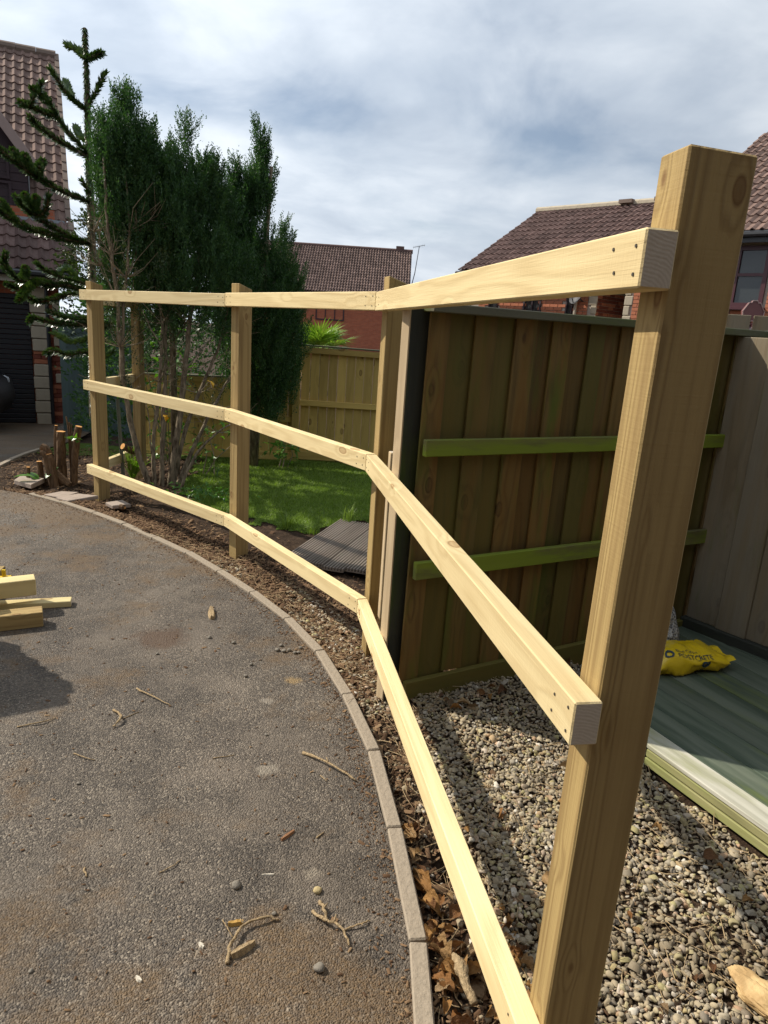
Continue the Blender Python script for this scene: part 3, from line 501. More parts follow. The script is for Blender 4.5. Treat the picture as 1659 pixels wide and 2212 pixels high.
op_ = post((.052, 2.598), (-.872, -.489), (.489, -.872), 1.565, .0, .062, .105, parent=o1, name='shaft', mats=[OLDPOST, OLDPOST])
obj('sunlit_weathered_face', box_mesh(1.60, .056, .006, [OLDSIDE, OLDSIDE], .001), o1, frame(Vector((.052, 2.598, -.04))-Vector((.489, -.872, 0))*.031-Vector((.872, .489, 0))*.0025, (0, 0, 1), (-.872, -.489, 0)))  # pale strip: weathered wood with the sunlight on this side painted in
# far-end post of the panel
post((1.80, 3.50), (-.2, -.98), (-.98, .2), 1.60, .0, .09, .09, parent=op, name='end_post', mats=[OLDPOST, OLDPOST])

# ------------------------------------------------------------------ grey board fence on the right
rf = root('grey_board_fence', 'weathered grey board fence running along the right behind green decking', 'fence', (1.75, 3.45, 0))
RO = Vector((1.625, 3.445, 0)); RD = Vector((.60, -.80, 0)); RN = Vector((-.80, -.60, 0))
s = 0.02
for i in range(17):
    wi = random.choice((.145, .15, .155)); a = RO+RD*(s+wi/2)+RN*(.014*(i % 2))+Vector((0, 0, .13)); b = a+Vector((random.uniform(-.004, .004), 0, 1.43+random.uniform(-.012, .012)))
    obj('board', box_mesh(round((b-a).length, 2), wi-(.004 if i % 2 else -.016), .018, [GREYB, GREYB], .003), rf, frame(a, b-a, RN)); s += wi+.0008
for z in (.35, 1.2): beam('rail', RO+RN*-.04+Vector((0, 0, z)), RO+RD*2.6+RN*-.04+Vector((0, 0, z)), .04, .08, [GREYB, GREYB], rf)
sl = beam('gravel_board', RO+RN*.02+Vector((0, 0, .055)), RO+RD*2.7+RN*.02+Vector((0, 0, .055)), .045, .15, [OLDPOST, OLDPOST], rf)
# paler fence further back
pf = root('pale_board_fence', 'pale board fence section glimpsed beyond the far end of the brown panel', 'fence', (2.2, 4.3, 0))
for i in range(9):
    a = Vector((1.98+.13*i, 4.22-.05*i, 0)); obj('board', box_mesh(1.70, .125, .018, [GREYB, GREYB], .002), pf, frame(a, (0, 0, 1), (-.36, -.93, 0)))
# ------------------------------------------------------------------ low green deck
dk = root('green_deck', 'low deck of worn green painted boards with pale mossy front edge by grey fence', 'decking', (1.2, 2.2, 0))
DA = Vector((1.029, 2.231, 0)); DD = Vector((.455, -.890, 0)).normalized(); DN = Vector((-DD.y, DD.x, 0))*1.0
DN = Vector((.890, .455, 0))
def dp(s_, t, z): return DA+DD*s_+DN*t+Vector((0, 0, z))
beam('fascia_board', dp(-.03, .011, .0135), dp(1.9, .011, .0135), .020, .031, [DECKS, DECKS], dk)
beam('fascia_board', dp(-.03, .014, .0475), dp(1.9, .014, .0475), .022, .029, [DECKS, DECKS], dk)
t = .0
for i, wi in enumerate([.105]+[.14]*8):
    M_ = [DECKW, DECKW] if i == 0 else [DECKG, DECKG]
    s0 = -.03-t*1.02
    def dk_(s_, t_): return s_-t_*1.02
    c0, c1 = -.03-t*1.02, -.03-(t+wi)*1.02; wq_ = wi-.004
    bmx = hexa([(0, 0, 0), (c1-c0, wq_, 0), (c1-c0, wq_, .018), (0, 0, .018), (1.93-c0, 0, 0), (1.93-c0, wq_, 0), (1.93-c0, wq_, .018), (1.93-c0, 0, .018)], .003)
    Md = Matrix((DD, DN, Vector((0, 0, 1)))).transposed().to_4x4(); Md.translation = dp(c0, t+.004, .0625+(.002 if i == 0 else random.uniform(-.001, .001))); obj('deck_board', bm2me(bmx, M_, name='deck_board'), dk, Md)
    t += wi
for s0 in (.05, .9, 1.8): beam('joist', dp(s0, .03, .035), dp(s0, .9, .035), .045, .05, [OLDPOST, OLDPOST], dk)

# ------------------------------------------------------------------ gravel
def chips(px, py, pz, ln, wd_, th, tilt=.35):
    n = len(px); a = rng.uniform(0, 6.28, n); b = rng.normal(0, tilt, n); c = rng.normal(0, tilt, n)
    ux = np.stack([np.cos(a)*np.cos(b), np.sin(a)*np.cos(b), np.sin(b)], -1); vx = np.stack([-np.sin(a)*np.cos(c), np.cos(a)*np.cos(c), np.sin(c)], -1); wx = np.cross(ux, vx)
    P = np.stack([px, py, pz], -1); u = ux*(ln/2)[:, None]; v = vx*(wd_/2)[:, None]; q = wx*th[:, None]
    V = np.stack([P-u-v*.5, P+u*.9-v, P+u+v*.6, P-u*.8+v, P+q-u*.6-v*.3, P+q+u*.6-v*.5, P+q+u*.7+v*.4, P+q-u*.5+v*.5], 1).reshape(-1, 3)
    f = np.array([(4, 5, 6, 7), (0, 1, 5, 4), (1, 2, 6, 5), (2, 3, 7, 6), (3, 0, 4, 7)])
    return V, (f[None]+(np.arange(n)*8)[:, None, None]).reshape(-1, 4)
GP = [(.18, 2.62), (.60, 2.86), (1.10, 3.13), (1.35, 3.24), (1.05, 2.3), (1.01, 2.23), (1.27, 1.80), (1.75, .85), (1.7, .45), (.40, .45), (.40, .95), (.36, 1.3), (.30, 1.75), (.25, 2.2)]
def icos(sub):
    bm = bmesh.new(); bmesh.ops.create_icosphere(bm, subdivisions=sub, radius=1); V = np.array([v.co[:] for v in bm.verts]); F = np.array([[v.index for v in f.verts] for f in bm.faces]); bm.free(); return V, F
IC = {1: icos(1), 2: icos(2)}
def pebbles(px, py, pz, rad, sub):
    V0, F0 = IC[sub]; n = len(px); nv = len(V0)
    fl = rng.uniform(.42, .8, n); el = rng.uniform(.58, 1.0, n)
    q = rng.normal(size=(n, 3, 3)); 
    # random lump: displace by random directions
    V = np.repeat(V0[None], n, 0)
    for k in range(5):
        d = rng.normal(size=(n, 3)); d /= np.linalg.norm(d, axis=1, keepdims=True)
        dot = np.einsum('nvi,ni->nv', V0[None].repeat(n, 0), d); cut = rng.uniform(.30, .75, n)[:, None]
        V = V-(np.maximum(dot-cut, 0)*.8)[..., None]*d[:, None, :]
    V = V*np.stack([np.ones(n), el, fl], -1)[:, None, :]*rad[:, None, None]
    a = rng.uniform(0, 6.28, n); tx = rng.normal(0, .35, n); ca, sa = np.cos(a)[:, None], np.sin(a)[:, None]
    x = V[..., 0]*ca-V[..., 1]*sa; y = V[..., 0]*sa+V[..., 1]*ca; z = V[..., 2]
    ct, s2 = np.cos(tx)[:, None], np.sin(tx)[:, None]; y, z = y*ct-z*s2, y*s2+z*ct
    P = np.stack([x+px[:, None], y+py[:, None], z+pz[:, None]], -1).reshape(-1, 3)
    Fa = (F0[None]+(np.arange(n)*nv)[:, None, None]).reshape(-1, 3); return P, Fa
def scatter(poly, step, pad=.5):
    xs = np.array([p[0] for p in poly]); yy = np.array([p[1] for p in poly])
    X, Y = np.meshgrid(np.arange(xs.min(), xs.max(), step), np.arange(yy.min(), yy.max(), step)); X = X.ravel(); Y = Y.ravel()
    X = X+rng.uniform(-pad, pad, X.size)*step; Y = Y+rng.uniform(-pad, pad, X.size)*step
    k = inpoly(X+(vnoise(X, Y, 9, 4)-.5)*.10, Y, poly); return X[k], Y[k]
gX, gY = scatter(GP, .0120)
gR = np.clip(rng.lognormal(-4.75, .28, gX.size), .005, .0165)
big = vnoise(gX, gY, 3.1, 8); keep = rng.uniform(size=gX.size) < .55+.6*big; gX, gY, gR = gX[keep], gY[keep], gR[keep]
kx = (np.hypot(gX-.285, gY-1.74) > .06) & ((gX-fence_x(gY) > .10) | (rng.uniform(size=gX.size) < .35)); gX, gY, gR = gX[kx], gY[kx], gR[kx]
gZ = bedz(gX, gY)+gR*.35+rng.uniform(0, .009, gX.size)
nearm = gY < 2.3
A1 = pebbles(gX[nearm], gY[nearm], gZ[nearm], gR[nearm], 2); A2 = pebbles(gX[~nearm], gY[~nearm], gZ[~nearm], gR[~nearm], 1)
obj('gravel', npmesh(np.concatenate([A1[0], A2[0]]), np.concatenate([A1[1], A2[1]+len(A1[0])]), [PEB], smooth=True), kind='stuff', label='rounded buff and grey pea gravel between brown panel and green deck', cat='gravel')
cX, cY = scatter(GP, .022); n_ = cX.size; ln = np.clip(rng.lognormal(-4.45, .45, n_), .005, .032)
V_, F_ = chips(cX, cY, bedz(cX, cY)+.008+rng.uniform(0, .008, n_), ln, ln*rng.uniform(.4, .9, n_), ln*rng.uniform(.2, .5, n_), .4)
obj('stone_chips', npmesh(V_, F_, [PEB]), kind='stuff', label='broken stone chips mixed through the pea gravel', cat='stone chips')
# pebbles strewn in the soil strip by the kerb
def band(y0, y1, a, b, n):
    y = rng.uniform(y0, y1, n); x = edge_x(y)+a+(b-a)*rng.uniform(size=n); return x, y
bx, by = band(2.3, 4.2, .06, .40, 3600); kk = (vnoise(bx, by, 3., 31) > .43) & ~inpoly(bx, by, GP); bx, by = bx[kk], by[kk]
b2x, b2y = band(.6, 2.4, .05, .34, 700); bx = np.concatenate([bx, b2x]); by = np.concatenate([by, b2y])
bR = np.clip(rng.lognormal(-4.7, .33, bx.size), .005, .021)
P_, F_ = pebbles(bx, by, bedz(bx, by)+bR*.3+rng.uniform(0, .006, bx.size), bR, 1)
obj('scattered_pebbles', npmesh(P_, F_, [PEB], smooth=True), kind='stuff', label='pebbles strewn through the brown soil strip beside the kerb', cat='pebbles')
# bark and wood litter over the soil, and grit on the tarmac
y_ = np.concatenate([rng.uniform(.5, 5.5, 9000), rng.uniform(2.6, 5.6, 12000)]); x_ = edge_x(y_)+.05+np.abs(rng.normal(0, .30, y_.size))
x2 = rng.uniform(-4.0, -1.9, 6500); y2 = rng.uniform(5.0, 8.2, 6500); k2 = x2 > edge_x(y2)+.06; x_ = np.concatenate([x_, x2[k2]]); y_ = np.concatenate([y_, y2[k2]])
kk = ~inpoly(x_, y_, LAWN); x_, y_ = x_[kk], y_[kk]
kk = ~(inpoly(x_, y_, GP) & (rng.uniform(size=x_.size) < .85)); x_, y_ = x_[kk], y_[kk]
n_ = x_.size; ln = np.clip(rng.lognormal(-4.0, .5, n_), .006, .06)
V_, F_ = chips(x_, y_, bedz(x_, y_)+.004+rng.uniform(0, .006, n_), ln, ln*rng.uniform(.15, .6, n_), rng.uniform(.0015, .005, n_))
obj('bark_litter', npmesh(V_, F_, [LITTER]), kind='stuff', label='brown bark chips and woody litter covering the soil bed', cat='bark litter')
y_ = np.concatenate([rng.uniform(.9, 5.6, 2600), 5.5-np.abs(rng.normal(0, .6, 1500)), rng.uniform(1., 5.4, 1800)]); dd = np.concatenate([rng.uniform(0, 2.2, 2600), rng.uniform(0, 1.6, 1500), np.abs(rng.normal(0, .05, 1800))]); x_ = edge_x(y_)-.006-dd
n_ = x_.size; ln = np.clip(rng.lognormal(-5.0, .5, n_), .0035, .024)
V_, F_ = chips(x_, y_, np.full(n_, .002), ln, ln*rng.uniform(.2, .7, n_), rng.uniform(.001, .0028, n_), .15)
obj('drive_grit', npmesh(V_, F_, [LITTER]), kind='stuff', label='fine woody crumbs and grit scattered on the dark tarmac', cat='grit')
# dead stalks and pine needles in the gravel
def stalks(px, py, pz, ln, wd_, tz=.15):
    n = len(px); a = rng.uniform(0, 6.28, n); b = rng.normal(.0, tz, n)
    u = np.stack([np.cos(a)*np.cos(b), np.sin(a)*np.cos(b), np.sin(b)], -1); s3 = np.stack([-np.sin(a), np.cos(a), a*0], -1)*wd_[:, None]/2
    up = np.zeros((n, 3)); up[:, 2] = wd_*.8
    P = np.stack([px, py, pz], -1); Q = P+u*ln[:, None]; Mi = P+u*(ln*.5)[:, None]+s3*rng.normal(0, 3, n)[:, None]
    V = np.stack([P-s3, P+s3, P+up, Mi-s3, Mi+s3, Mi+up, Q-s3*.5, Q+s3*.5, Q+up], 1).reshape(-1, 3)
    f = np.array([(0, 3, 5, 2), (3, 6, 8, 5), (1, 2, 5, 4), (4, 5, 8, 7)]); return V, (f[None]+(np.arange(n)*9)[:, None, None]).reshape(-1, 4)
sx, sy = scatter(GP, .042); s2x, s2y = band(.6, 4.6, .05, .42, 900); sx = np.concatenate([sx, s2x]); sy = np.concatenate([sy, s2y]); n_ = sx.size
V_, F_ = stalks(sx, sy, bedz(sx, sy)+.016, rng.uniform(.02, .10, n_), rng.uniform(.0012, .0032, n_))
obj('dead_stalks', npmesh(V_, F_, [STICK]), kind='stuff', label='thin dead stalks lying over gravel and soil', cat='plant litter')
# ------------------------------------------------------------------ lawn grass
gx_ = rng.uniform(-2.2, .35, 110000); gy_ = rng.uniform(4.85, 8.1, 110000); j = (vnoise(gx_, gy_, 7., 21)-.5)*.16
kk = inpoly(gx_+j, gy_+j, LAWN) & (rng.uniform(size=gx_.size) < .35+.9*vnoise(gx_, gy_, 2.2, 13)); gx_, gy_ = gx_[kk], gy_[kk]; n_ = gx_.size
hh = rng.uniform(.014, .032, n_); az = rng.uniform(0, 6.28, n_); wv = rng.uniform(.0022, .004, n_)
lean = rng.normal(0, .55, (n_, 2)); B0 = np.stack([gx_, gy_, bedz(gx_, gy_)+.004], -1)
sv = np.stack([np.cos(az), np.sin(az), az*0], -1)*wv[:, None]; tip = B0+np.concatenate([lean*hh[:, None], hh[:, None]], 1)
V_ = np.stack([B0-sv, B0+sv, tip], 1).reshape(-1, 3); F_ = np.arange(n_*3).reshape(-1, 3)
obj('lawn_grass', npmesh(V_, F_, [GRASS]), kind='stuff', label='short green lawn grass behind the new fence frame', cat='grass')
def tuft(name, x, y, n, h, spread, label):
    a = rng.uniform(0, 6.28, n); hh = rng.uniform(.5, 1, n)*h; ln = rng.uniform(.2, 1, n)[:, None]*spread
    B0 = np.stack([x+rng.normal(0, .02, n), y+rng.normal(0, .02, n), np.full(n, -.01)], -1); d = np.stack([np.cos(a), np.sin(a), a*0], -1)
    s3 = np.stack([-np.sin(a), np.cos(a), a*0], -1)*.0025; mid = B0+d*ln*.35+np.stack([a*0, a*0, hh*.7], -1); tp = B0+d*ln+np.stack([a*0, a*0, hh], -1)
    V = np.stack([B0-s3, B0+s3, mid+s3*.8, mid-s3*.8, tp], 1).reshape(-1, 3); o = np.arange(n)*5
    me = mesh(V, [f for k in o for f in ((k, k+1, k+2, k+3), (k+3, k+2, k+4))], [GRASS]); return obj(name, me, None, T(0, 0, 0), label, 'grass tuft', 'grass tufts along the near lawn edge')
for i, (x, y, h, lb) in enumerate([(-.70, 4.96, .16, 'tall pale grass tuft at the lawn edge just right of the second post'), (-.52, 4.93, .09, 'low grass tuft at the lawn edge left of the grooved deck'), (-.27, 5.18, .20, 'wispy tall grass tuft at the far end of the grooved deck'), (-1.25, 5.22, .10, 'leafy grass tuft left of the second post at the lawn edge')]): tuft('grass_tuft', x, y, 46, h, .12, lb)
# grooved grey decking
gd = root('grooved_decking', 'weathered grey grooved decking boards laid flat in soil behind the third post', 'decking', (-.3, 4.5, 0))
GA = Vector((-.640, 4.19, 0)); GL = Vector((.275, .961, 0)).normalized(); GW = Vector((.961, -.275, 0))
def ribbed(L_, w_):
    prof = []; ng = 7; pz = .024
    for k in range(ng):
        a = -w_/2+w_*k/ng; c = w_/ng; prof += [(a+c*.08, pz), (a+c*.46, pz), (a+c*.50, pz-.016), (a+c*1.02, pz-.016)]
    prof = [(-w_/2, 0)]+prof+[(w_/2, 0)]; m_ = len(prof)
    V = [(0, p[0], p[1]) for p in prof]+[(L_, p[0], p[1]) for p in prof]
    F = [(k, k+m_, k+1+m_, k+1) for k in range(m_-1)]+[tuple(range(m_)), tuple(range(2*m_-1, m_-1, -1))]
    mi = [1 if (k >= 1 and k < m_-2 and (k-1) % 4 == 2) else 0 for k in range(m_-1)]+[0, 0]
    return mesh(V, [f[::-1] for f in F], [GROOVED, SOIL], mi)
for i in range(8):
    a = GA+GW*(.145*i+.07)+GL*random.uniform(-.02, .02)+Vector((0, 0, .012+random.uniform(-.002, .002)))
    M = Matrix((GL, -GW, Vector((0, 0, 1)))).transposed().to_4x4(); M.translation = a
    obj('deck_board', ribbed(1.06+random.uniform(-.02, .02), .141), gd, M)
# ------------------------------------------------------------------ back fence of new yellow boards
bf = root('yellow_board_fence', 'new yellow vertical board fence with black capped post behind the lawn', 'fence', (-1.05, 7.62, 0))
def fseg(P0, P1, z0, z1a, z1b, wb, gap, skip=()):
    P0 = Vector((*P0, 0)); P1 = Vector((*P1, 0)); d = (P1-P0).normalized(); L = (P1-P0).length; nn = Vector((d.y, -d.x, 0)); s = .01; i = 0
    while s < L-.03:
        zt = z1a+(z1b-z1a)*s/L; a = P0+d*(s+wb/2)+Vector((0, 0, z0+random.uniform(0, .01)))
        b = P0+d*(s+wb/2)+Vector((0, 0, zt-.02))
        obj('board', box_mesh(round((b-a).length, 2), wb, .014, [NEWFENCE, NEWFENCE], .0015), bf, frame(a+nn*-.02, b-a, nn)); s += wb+gap+random.uniform(-.001, .002); i += 1
    for f in (.06, .52, .965):
        za = z0+(z1a-z0)*f; zb = z0+(z1b-z0)*f
        beam('rail', P0+nn*.006+Vector((0, 0, za)), P1+nn*.006+Vector((0, 0, zb)), .035, .062 if f > .1 else .09, [NEWFENCE, NEWFENCE], bf)
    beam('cap_rail', P0+Vector((0, 0, z1a+.004)), P1+Vector((0, 0, z1b+.004)), .06, .018, [OLDCAP, OLDCAP], bf)
fseg((-1.0, 7.62), (.55, 7.74), .0, 1.265, 1.25, .092, .0045)
fseg((-2.75, 7.50), (-1.07, 7.62), .0, .86, .90, .096, .005)
beam('post', (-1.035, 7.60, -.1), (-1.035, 7.60, 1.27), .075, .075, [NEWFENCE, NEWFENCE], bf, up=(0, -1, 0))
BLK = plain('black_plastic', (.018, .018, .02), .35)
bm = hexa([(-.05, -.05, 0), (.05, -.05, 0), (.05, .05, 0), (-.05, .05, 0), (-.045, -.045, .07), (.045, -.045, .07), (.045, .045, .07), (-.045, .045, .07)], .008, False)
obj('post_cap', bm2me(bm, [BLK]), bf, T(-1.035, 7.60, 1.262))

# ------------------------------------------------------------------ foliage builders
def sprays(P, D, L, k, leaf, wid, mats, droop=0.):
    """P (n,3) bases, D (n,3) directions, L (n) lengths, k leaves each: every leaf a small diamond"""
    n = len(P); D = D/np.linalg.norm(D, axis=1, keepdims=True)
    t = np.linspace(.05, 1, k)[None, :, None]; base = P[:, None, :]+D[:, None, :]*(L[:, None, None]*t)
    base = base+rng.normal(0, .006, base.shape)
    side = rng.normal(size=(n, k, 3)); side -= (side*D[:, None, :]).sum(-1, keepdims=True)*D[:, None, :]; side /= np.linalg.norm(side, axis=-1, keepdims=True)
    ld = D[:, None, :]*.75+side*.75*(1.1-t*.8); ld[..., 2] -= droop; ld /= np.linalg.norm(ld, axis=-1, keepdims=True)
    w_ = np.cross(ld, rng.normal(size=(n, k, 3))); w_ /= np.linalg.norm(w_, axis=-1, keepdims=True)
    ll = leaf*rng.uniform(.6, 1.2, (n, k, 1))*(1.15-.5*t); ww = wid*rng.uniform(.7, 1.2, (n, k, 1))
    V = np.stack([base, base+ld*ll*.45+w_*ww, base+ld*ll, base+ld*ll*.45-w_*ww], 2).reshape(-1, 3)
    return npmesh(V, np.arange(n*k*4).reshape(-1, 4), mats)
def crown_pts(rows, n, lump=.3, dens=None, depthk=1.0, seed=0, depthk_s=.97):
    rows = sorted(rows); z = np.array([r[0] for r in rows]); X = np.array([r[1] for r in rows]); Y = np.array([r[2] for r in rows]); Rr = np.array([r[3] for r in rows])
    zz_ = rng.uniform(z[0], z[-1], n*4); rr = np.interp(zz_, z, Rr); kk = rng.uniform(size=zz_.size) < (rr/Rr.max())**.6
    if dens: kk &= rng.uniform(size=zz_.size) < np.interp(zz_, dens[0], dens[1])
    zz_ = zz_[kk][:n]; rr = np.interp(zz_, z, Rr); rr = np.where(depthk_s < .9, np.maximum(rr-.05, .004)/.86, rr); cx_ = np.interp(zz_, z, X); cy_ = np.interp(zz_, z, Y); m = len(zz_)
    a = rng.uniform(0, 6.2832, m); u = .35+.65*rng.uniform(size=m)**.45
    lumpf = 1+lump*(vnoise(a*1.6+seed, zz_*3.2, 1., seed)-.5)*2+.5*lump*(vnoise(a*4+seed, zz_*8, 1., seed+3)-.5)*2
    r = rr*u*lumpf*depthk_s; out = np.stack([np.cos(a), np.sin(a), a*0], -1)
    P = np.stack([cx_+out[:, 0]*r, cy_+out[:, 1]*r*depthk, zz_], -1)
    g = vnoise(P[:, 0]*5+P[:, 1]*3, P[:, 2]*5, 1., seed+7); kp = g > .29
    return P[kp], out[kp], u[kp]
def conifer_crown(name, rows, n, parent, matl, up=1.0, L=(.22, .46), k=7, leaf=.026, wid=.0048, lump=.26, dens=None, seed=0, per=26, rad=.042):
    """upright plumes set round the crown, each plume a tapering cluster of short leafy sprays"""
    P, out, u = crown_pts(rows, int(n*1.25), lump, dens, 1., seed, .86); m = len(P)
    ax = out*(.16*u)[:, None]+np.array([0, 0, up])+rng.normal(0, .13, P.shape); ax /= np.linalg.norm(ax, axis=1, keepdims=True)
    ln = rng.uniform(*L, m); P = P-np.array([0, 0, .95])*ln[:, None]-np.array([0, 0, .12])
    t = rng.uniform(0, 1, (m, per))**.8; rv = rng.normal(size=(m, per, 3)); rv -= (rv*ax[:, None, :]).sum(-1, keepdims=True)*ax[:, None, :]; rv /= np.linalg.norm(rv, axis=-1, keepdims=True)
    rr = rad*(1-t)**.7*rng.uniform(.3, 1.1, t.shape)
    B = P[:, None, :]+ax[:, None, :]*(t*ln[:, None])[..., None]+rv*rr[..., None]
    D = ax[:, None, :]*.9+rv*(.38*(1-t))[..., None]+rng.normal(0, .10, B.shape)
    B = B.reshape(-1, 3); D = D.reshape(-1, 3)
    return obj(name, sprays(B, D, rng.uniform(.05, .10, len(B)), k, leaf, wid, [matl]), parent, T(0, 0, 0))
def stems_obj(idx, parent, rough=.12):
    for i in idx:
        pts, a, b = PTS['stems'][i]; p, r = spline(pts, lerp_r(len(pts), a, b), 4)
        p = [q+Vector((random.uniform(-1, 1), random.uniform(-1, 1), 0))*.006 for q in p]
        if i < 8 and i != 6: p[0].z -= .06
        mb = MB(); mb.tube(p, r, 9, rough=.25); mb.obj('stem', [BARK], parent, smooth=True)
def twigs_obj(parent, centers, n, matl=TWIG, L=(.12, .4), name='dead_twigs', up=.5):
    V = []; mb = MB()
    for i in range(n):
        c = Vector(random.choice(centers)); d = Vector((random.gauss(0, 1), random.gauss(0, .7), abs(random.gauss(up, .5)))).normalized(); l = random.uniform(*L)
        p = [c, c+d*l*.5+Vector((random.gauss(0, .02), random.gauss(0, .02), .01)), c+d*l+Vector((random.gauss(0, .04), random.gauss(0, .04), .05))]
        mb.tube(p, [.0042, .003, .0015], 4, cap=False)
        if random.random() < .6:
            e = Vector((random.gauss(0, 1), random.gauss(0, 1), random.gauss(.5, .5))).normalized(); mb.tube([p[1], p[1]+e*l*.4], [.0025, .001], 3, cap=False)
    return mb.obj(name, [matl], parent, smooth=True, kind='stuff')
C = {k[6:]: [tuple(r) for r in v] for k, v in PTS.items() if k.startswith('crown_')}
ta = root('conifer_tree', 'tall dark conifer left of the clump with a bare pale leaning stem', 'tree', (-2.15, 6.05, 0))
stems_obj([0, 6, 8, 9, 13, 14, 15], ta)
conifer_crown('crown', C['a'], 640, ta, CONIF, dens=([1.3, 1.9, 2.3, 2.7], [.04, .16, .5, 1.]), seed=1)
pc = [p for i in (0, 6, 9, 13, 14, 15) for p in PTS['stems'][i][0][2:] if p[2] < 2.2]
twigs_obj(ta, pc, 150, L=(.1, .38))
tb = root('conifer_tree', 'broad multi-stemmed conifer in the middle of the clump with many bare lower stems', 'tree', (-1.9, 6.0, 0))
stems_obj([1, 2, 3, 4, 5, 7, 10, 11, 12], tb)
conifer_crown('crown', C['b'], 840, tb, CONIF, dens=([1.3, 1.55, 1.85, 2.15], [.02, .12, .45, 1.]), seed=2)
pc = [p for i in (1, 2, 3, 4, 5, 7, 11, 12) for p in PTS['stems'][i][0][2:] if p[2] < 1.75]
twigs_obj(tb, pc, 85, L=(.1, .42), up=.3)
tcn = root('conifer_tree', 'dense dark conifer on the right of the clump with a tall narrow spire', 'tree', (-1.4, 7.2, 0))
conifer_crown('crown', C['c'], 1150, tcn, CONIF, dens=([.8, 1.2, 1.6], [.35, .65, 1.]), seed=3)
conifer_crown('crown', C['e'], 190, tcn, CONIF, seed=5, lump=.2)
mb = MB(); mb.tube([(-1.42, 7.2, -.05), (-1.38, 7.18, 1.2), (-1.28, 7.15, 2.9)], [.06, .045, .015], 8); mb.obj('trunk', [BARK], tcn, smooth=True)
td = root('conifer_tree', 'narrow shadowed conifer top between the left and middle conifers', 'tree', (-2.2, 6.7, 0))
conifer_crown('crown', C['d'], 150, td, CONIF, seed=4)
mb = MB(); mb.tube([(-2.05, 6.62, -.05), (-2.1, 6.62, 2.7)], [.04, .015], 7); mb.obj('trunk', [BARK], td, smooth=True)
# sparse olive foliage low on the front stems
conifer_crown('lower_foliage', [(1.05, -2.05, 6.1, .30), (1.4, -2.1, 6.15, .42), (1.8, -2.2, 6.2, .48), (2.3, -2.3, 6.25, .36)], 55, ta, CONIF2, up=.6, L=(.12, .26), k=5, leaf=.026, per=12, seed=11)
conifer_crown('lower_foliage', [(.85, -1.55, 6.25, .15), (1.1, -1.6, 6.25, .33), (1.5, -1.7, 6.25, .42), (1.9, -1.7, 6.3, .40)], 16, tb, CONIF2, up=.7, L=(.12, .26), k=5, leaf=.026, per=12, seed=12)
# dark bushy tree and hedge behind the conifers
tg = root('bushy_tree', 'olive green bushy tree far behind the monkey puzzle trunk', 'tree', (-4.6, 11.6, -.3))
P_, o_, u_ = crown_pts([(.3, -4.35, 11.6, .55), (.9, -4.4, 11.6, .75), (1.7, -4.4, 11.6, .85), (2.4, -4.45, 11.6, .75), (2.95, -4.5, 11.6, .35)], 2600, .3, seed=21)
obj('crown', sprays(P_, o_+rng.normal(0, .5, P_.shape)+np.array([0, 0, .4]), rng.uniform(.1, .25, len(P_)), 7, .07, .018, [CONIF2]), tg, T(0, 0, 0))
mb = MB(); mb.tube([(-4.5, 11.6, -.5), (-4.5, 11.6, 2.)], [.06, .03], 7); mb.obj('trunk', [BARK], tg)
hg = root('hedge', 'dark hedge filling the gap behind the conifer stems', 'hedge', (-3.0, 9.2, 0))
P_, o_, u_ = crown_pts([(.0, -2.9, 9.0, 1.05), (.8, -2.9, 9.0, 1.1), (1.5, -2.95, 9.0, 1.0), (2.1, -2.9, 9.0, .8), (2.5, -2.8, 9.0, .3)], 3600, .25, seed=23)
obj('crown', sprays(P_, o_+rng.normal(0, .5, P_.shape)+np.array([0, 0, .6]), rng.uniform(.1, .22, len(P_)), 7, .06, .014, [CONIF]), hg, T(0, 0, 0))
mb = MB(); mb.tube([(-2.9, 9.0, -.1), (-2.9, 9.0, 1.5)], [.06, .03], 7); mb.obj('trunk', [BARK], hg)

# ------------------------------------------------------------------ monkey puzzle
mp = root('monkey_puzzle_tree', 'spiky monkey puzzle tree with whorled drooping branches beside the tiled house', 'tree', PTS['mp_trunk'][-1])
def scaly(path, radii, spacing, leaf, wid, ring, ang):
    P = np.array([p[:] for p in path]); seg = np.linalg.norm(np.diff(P, axis=0), axis=1); cum = np.r_[0, np.cumsum(seg)]
    n = max(4, int(cum[-1]/spacing)); s = np.linspace(0, cum[-1]*.999, n); B = np.stack([np.interp(s, cum, P[:, k]) for k in range(3)], -1)
    d = np.gradient(B, axis=0); d /= np.linalg.norm(d, axis=1, keepdims=True); rad = np.interp(s, cum, radii)
    rep = np.repeat(np.arange(n), ring); B = B[rep]; d = d[rep]; rad = rad[rep]; sr = (s[rep]/cum[-1])
    a = rng.uniform(0, 6.28, len(B)); ref = np.array([.3, .8, .5]); e1 = np.cross(d, ref); e1 /= np.linalg.norm(e1, axis=1, keepdims=True); e2 = np.cross(d, e1)
    o = e1*np.cos(a)[:, None]+e2*np.sin(a)[:, None]; tt = np.cross(d, o)
    an = ang*rng.uniform(.75, 1.2, len(B))*(1-.35*np.clip((sr-.85)/.15, 0, 1)); ld = d*np.cos(an)[:, None]+o*np.sin(an)[:, None]
    l = leaf*rng.uniform(.8, 1.15, len(B))[:, None]; base = B+o*rad[:, None]*.6
    V = np.stack([base-tt*wid*.6, base+ld*l*.35-tt*wid, base+ld*l, base+ld*l*.35+tt*wid, base+tt*wid*.6], 1)
    return V.reshape(-1, 3)
